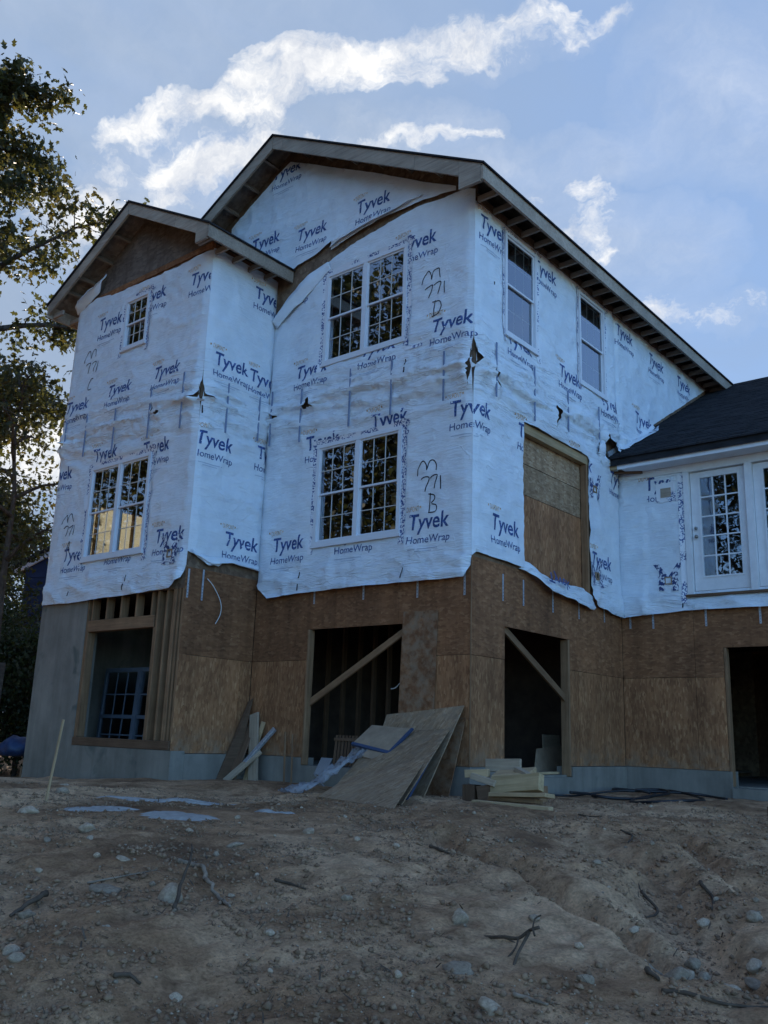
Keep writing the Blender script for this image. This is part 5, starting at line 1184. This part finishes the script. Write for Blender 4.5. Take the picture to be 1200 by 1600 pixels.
scatter('dirt_clods', 42000, .003, .026, 'clod', 'crumbled clods and grit covering the dirt', octa)
scatter('grit', 5000, .003, .011, 'stone', 'pale grit scattered over the dirt', octa)
sl_ = ([(-1, -.12, 0), (1, -.08, .12), (1, .08, .12), (-1, .12, 0)], [(0, 1, 2, 3)])
scatter('wood_litter', 5200, .010, .05, 'darkstick', 'bark chips and twigs littering the dirt', sl_)

# ------------------------------------------------------------------ trees
LEAF = [(0, 0, 0), (.16, .10, .03), (.30, .30, .02), (.14, .34, .05), (.34, .62, -.02), (.14, .66, .05), (0, 1, -.06), (-.14, .66, .05), (-.34, .62, -.02), (-.14, .34, .05), (-.30, .30, .02), (-.16, .10, .03)]
LF = [(0, 1, 11), (1, 2, 3), (11, 9, 10), (1, 3, 9), (1, 9, 11), (3, 4, 5), (9, 7, 8), (3, 5, 7), (3, 7, 9), (5, 6, 7)]
def leaves(name, centers, per, spread, size, mat, parent, rng, simple=False):
    c = np.repeat(np.asarray(centers, float), per, 0); n = len(c)
    c = c+rng.normal(0, 1, (n, 3))*np.array(spread)
    base = np.array(LEAF if not simple else [(0, 0, 0), (.3, .5, .06), (0, 1, 0), (-.3, .5, .06)]); fc = np.array(LF if not simple else [(0, 1, 3), (1, 2, 3)])
    s = size*(.6+.7*rng.random(n)); base = base*np.array([1., 1., 1.])
    d = rng.normal(0, 1, (n, 3)); d[:, 2] -= .35; d /= np.linalg.norm(d, axis=1)[:, None]
    u = rng.normal(0, 1, (n, 3)); u[:, 2] += .9; u -= (u*d).sum(1)[:, None]*d; u /= np.linalg.norm(u, axis=1)[:, None]; r_ = np.cross(d, u)
    V_ = c[:, None]+s[:, None, None]*(base[None, :, 0:1]*r_[:, None]+base[None, :, 1:2]*d[:, None]+base[None, :, 2:3]*u[:, None])
    k = len(base); F_ = (fc[None]+(np.arange(n)*k)[:, None, None]).reshape(-1, 3)
    me = npmesh(name, V_.reshape(-1, 3), F_); at = me.attributes.new('tint', 'FLOAT', 'POINT')
    cl = np.repeat(rng.random(len(centers)), per)
    tint = np.clip(.55*cl+.25*rng.random(n)+.0, 0, 1); at.data.foreach_set('value', np.repeat(tint, k).astype(np.float32))
    return link(name, me, parent, mat)
def tree(loc, h, seed, crown, label, cat='tree', group=None, mat='leaf', per=16, lsize=.15, trunk_r=.22, limbs=16, start=.28, lean=(0, 0), sub=4, spread=.34, name='oak_tree', simple=False, twig=3):
    """crown: half width; limbs leave the trunk from start*h upward, each with side branches carrying clumps"""
    rr = random.Random(seed); rng = np.random.default_rng(seed); root = empty(name, loc); tag(root, label, cat, group); root_par = root
    tr = []; n = 14
    for i in range(n+1):
        t = i/n; tr.append(Vector((lean[0]*t*h+.25*noise.noise(Vector((t*3, seed, 0)))*t*2, lean[1]*t*h+.25*noise.noise(Vector((t*3, seed, 7)))*t*2, t*h*.93)))
    paths = [(tr, [trunk_r*(1-.9*(i/n))+.012+(.5*trunk_r*max(0, 1-i*1.6) if i < 1 else 0) for i in range(n+1)])]; cen = []; lp = []
    for k in range(limbs):
        t = start+(1-start)*((k+.5)/limbs)**.9*.98; i0 = min(int(t*n), n-1); p0 = tr[i0].lerp(tr[i0+1], t*n-i0)
        az = k*2.39996+rr.uniform(-.5, .5); tt = (t-start)/(1-start); L = crown*(1.0-.62*tt**1.6)*rr.uniform(.7, 1.12)*(.75+.45*math.sin(min(1, tt*2.2)*math.pi/2))
        up = rr.uniform(.25, .7)+.6*tt; dirv = Vector((math.cos(az), math.sin(az), up)).normalized(); pts = [p0]; q = p0.copy(); m_ = 7
        for j in range(m_):
            dirv = (dirv+Vector((rr.uniform(-.22, .22), rr.uniform(-.22, .22), rr.uniform(-.12, .16)-.04*j))).normalized(); q = q+dirv*L/m_; pts.append(q.copy())
        r0 = trunk_r*(.50-.28*tt); lp.append((pts, [r0*(1-.88*j/m_)+.008 for j in range(m_+1)]))
        for j in range(2, m_+1):
            for s_ in range(sub):
                a2 = rr.uniform(0, 6.28); d2 = (dirv*.5+Vector((math.cos(a2), math.sin(a2), rr.uniform(-.45, .7)))).normalized(); l2 = L*rr.uniform(.10, .32)
                e = pts[j]+d2*l2; mid = pts[j].lerp(e, .5)+Vector((rr.uniform(-.1, .1), rr.uniform(-.1, .1), .06))*l2
                if s_ < twig: lp.append(([pts[j], mid, e], [.016, .011, .005]))
                cen.append(e); cen.append(mid.lerp(e, .3)+Vector((rr.uniform(-.2, .2),)*3))
    v, f = tube_mesh(paths, 9); link('trunk', mesh('trunk', v, f), root, 'bark', None, True)
    v, f = tube_mesh(lp, 5); link('branches', mesh('branches', v, f), root, 'bark', None, True)
    leaves('crown', [tuple(c) for c in cen], per, (spread, spread, spread*.75), lsize, mat, root, rng, simple); return root
GB = 'trees behind the site'
tree((-14.9, -1.5, gz(-14.9, -1.5)), 19.3, 11, 4.1, 'tall oak with dark leaves rising above the left roof', 'tree', GB, 'leaf', 23, .20, .26, 26, .34, (.02, .01), 3, .25)
tree((-11.55, -.5, gz(-11.55, -.5)), 9.5, 5, 1.7, 'slender crooked tree left of the bay with sparse leaves', 'tree', GB, 'leaf', 8, .14, .10, 10, .5, (-.02, .0), 2, .3)
tree((-21.5, 3.4, gz(-21.5, 3.4)), 8.4, 23, 2.6, 'yellow green tree beyond the neighbouring roof', 'tree', GB, 'leaf', 14, .18, .2, 18, .2, (0, 0), 4, .42, simple=True)
tree((-34., 9., gz(-34, 9)), 11, 31, 4.0, 'far dark tree low at the left edge', 'tree', GB, 'leaf_dark', 18, .22, .2, 16, .2, (0, 0), 4, .5, simple=True)
tree((-36., 18., gz(-36, 18)), 11.0, 37, 4.0, 'far tree between the slender tree and the house', 'tree', GB, 'leaf', 18, .22, .2, 16, .15, (0, 0), 4, .5, simple=True)
GS = 'bushes beside the concrete wall'
for i, (x, y, h, c, lb) in enumerate([(-12.2, .6, 2.9, 1.4, 'dark evergreen bush close behind the concrete wall'), (-14.0, -.8, 3.3, 1.8, 'tall dark bush at the left edge of the yard'), (-11.4, 2.6, 2.6, 1.4, 'low dark bush hidden behind the bay corner'), (-16.5, 2.0, 3.7, 2.0, 'large dark bush below the neighbouring house'), (-13.2, -2.6, 2.8, 1.5, 'leafy dark bush nearest the left frame edge')]):
    tree((x, y, gz(x, y)-.1), h, 50+i, c, lb, 'bush', GS, 'leaf_dark', 20, .11, .05, 16, .08, (0, 0), 3, .26, 'bush', True, 1)
# trees on the viewer's side, seen mirrored in the window glass
GV = 'trees behind the viewer mirrored in the windows'
t0 = tree((-13.0, -17, gz(-13, -17)), 19, 71, 5.2, 'tree behind the viewer seen only mirrored in the window glass', 'tree', GV, 'leaf', 30, .20, .30, 24, .10, (0, 0), 3, .6, simple=True)
def copy_tree(o, loc, rz, s):
    c = o.copy(); COL.objects.link(c); c.location = loc; c.rotation_euler = (0, 0, rz); c.scale = (s, s, s)
    for ch in list(o.children): d = ch.copy(); COL.objects.link(d); d.parent = c
    return c
for x, y, rz, s in ((-20, -14, 1., 1.25), (-27, -12.5, 2.2, 1.3), (-24, -20, 3.1, 1.35), (-6.5, -23, 4., 1.0), (-15, -27, 5.2, 1.4), (-11, -15.5, 1.7, 1.2), (-1, -30, .6, .85), (6, -32, 2.6, .85)):
    copy_tree(t0, (x, y, gz(x, y)), rz, s)
# neighbouring house
nh = empty('neighbour_house', (-23.2, 8.4, gz(-23, 8))); tag(nh, 'navy sided neighbouring house with white rake board at left', 'house'); nz = nh.location.z
bx = Vector((.86, .51, 0)); 
def npt(a, b_, z): v = Vector((-.86*0, 0, 0))+Vector((.83, .55, 0))*a+Vector((-.55, .83, 0))*b_; return (v.x, v.y, z-nz)
def nbox(nm, mat, a0, a1, b0, b1, z0, z1l, z1r, par=nh):
    b = MB(); b.hexa([npt(a0, b0, z0), npt(a1, b0, z0), npt(a1, b1, z0), npt(a0, b1, z0), npt(a0, b0, z1l), npt(a1, b0, z1r), npt(a1, b1, z1r), npt(a0, b1, z1l)]); return b.build(nm, mat, par)
nbox('wall', 'navywall', -1.6, 5.6, -1.2, 6, -.5, 5.75, 9.8)
nbox('rake_board', 'white', -2.0, 5.7, -1.30, -1.21, 5.62, 5.72, 10.02).data.transform(Matrix())
o = [q for q in nh.children if q.name.startswith('rake_board')][0]
for v, q in zip(o.data.vertices, range(8)):
    if q in (1, 2): v.co.z = 9.83-nz
    if q in (0, 3): v.co.z = 5.55-nz
nbox('roof', 'shingle', -2.1, 5.7, -1.4, 6.2, 5.74, 5.85, 10.1)
o = [q for q in nh.children if q.name.startswith('roof')][0]
for v, q in zip(o.data.vertices, range(8)):
    if q in (1, 2): v.co.z = 10.04-nz
wn_ = nbox('window', 'white', 1.2, 2.5, -1.26, -1.21, 3.4, 5.1, 5.1); nbox('pane', 'glass', 1.3, 2.4, -1.28, -1.265, 3.5, 5.0, 5.0, wn_)
for k in range(14): nbox('clapboard', 'navywall', -1.6, 5.6, -1.225, -1.205, 2.6+k*.22, 2.6+k*.22+.2, 2.6+k*.22+.2)
# blue tarp bundle and white pot by the concrete corner
bm = bmesh.new(); bmesh.ops.create_icosphere(bm, subdivisions=3, radius=1)
for v in bm.verts: v.co *= 1+.25*noise.noise(v.co*2.1); v.co = Vector((v.co.x*.30, v.co.y*.30, max(v.co.z, -.6)*.22))
me = D.meshes.new('tarp_bundle'); bm.to_mesh(me); bm.free(); gx_, gy_ = -9.25, -1.05
tag(link('tarp_bundle', me, None, 'tarp', (gx_, gy_, -.10), True), 'blue tarp bundle behind the concrete corner at left', 'tarp')
pr = [(0, 0), (.13, 0), (.17, .2), (.18, .2), (.18, .23), (.15, .23), (.13, .05), (0, .04)]; v = []; f = []
for i in range(20):
    for r_, z in pr: v.append((r_*math.cos(i*math.pi/10), r_*math.sin(i*math.pi/10), z))
for i in range(20):
    for j in range(len(pr)-1): a = i*len(pr)+j; b_ = ((i+1) % 20)*len(pr)+j; f.append((a, b_, b_+1, a+1))
tag(link('pail', mesh('pail', v, f), None, 'pot', (-9.75, -1.4, -.18), True), 'white plastic pail beside the blue tarp bundle', 'pail')
mnd = MB(); 
bm = bmesh.new(); bmesh.ops.create_grid(bm, x_segments=40, y_segments=40, size=1)
for v in bm.verts:
    r_ = v.co.length; v.co.z = .62*max(0, 1-r_)**.8+.05*noise.noise(v.co*4)-.1*(r_ > .98); v.co.x *= 2.6; v.co.y *= 1.6
me = D.meshes.new('dirt_heap'); bm.to_mesh(me); bm.free()
tag(link('dirt_heap', me, None, 'dirt', (-10.4, -1.3, gz(-10.4, -1.3)-.12), True), 'reddish dirt bank behind the concrete corner', None, None, 'structure')
tg(timber('dead_trunk', 'bark', (-10.6, -.9, gz(-10.5, -.9)-.2), (-10.65, -.85, 1.5), .16, .15, (0, 1, 0)), 'broken bare trunk standing among the dark bushes', 'tree trunk')
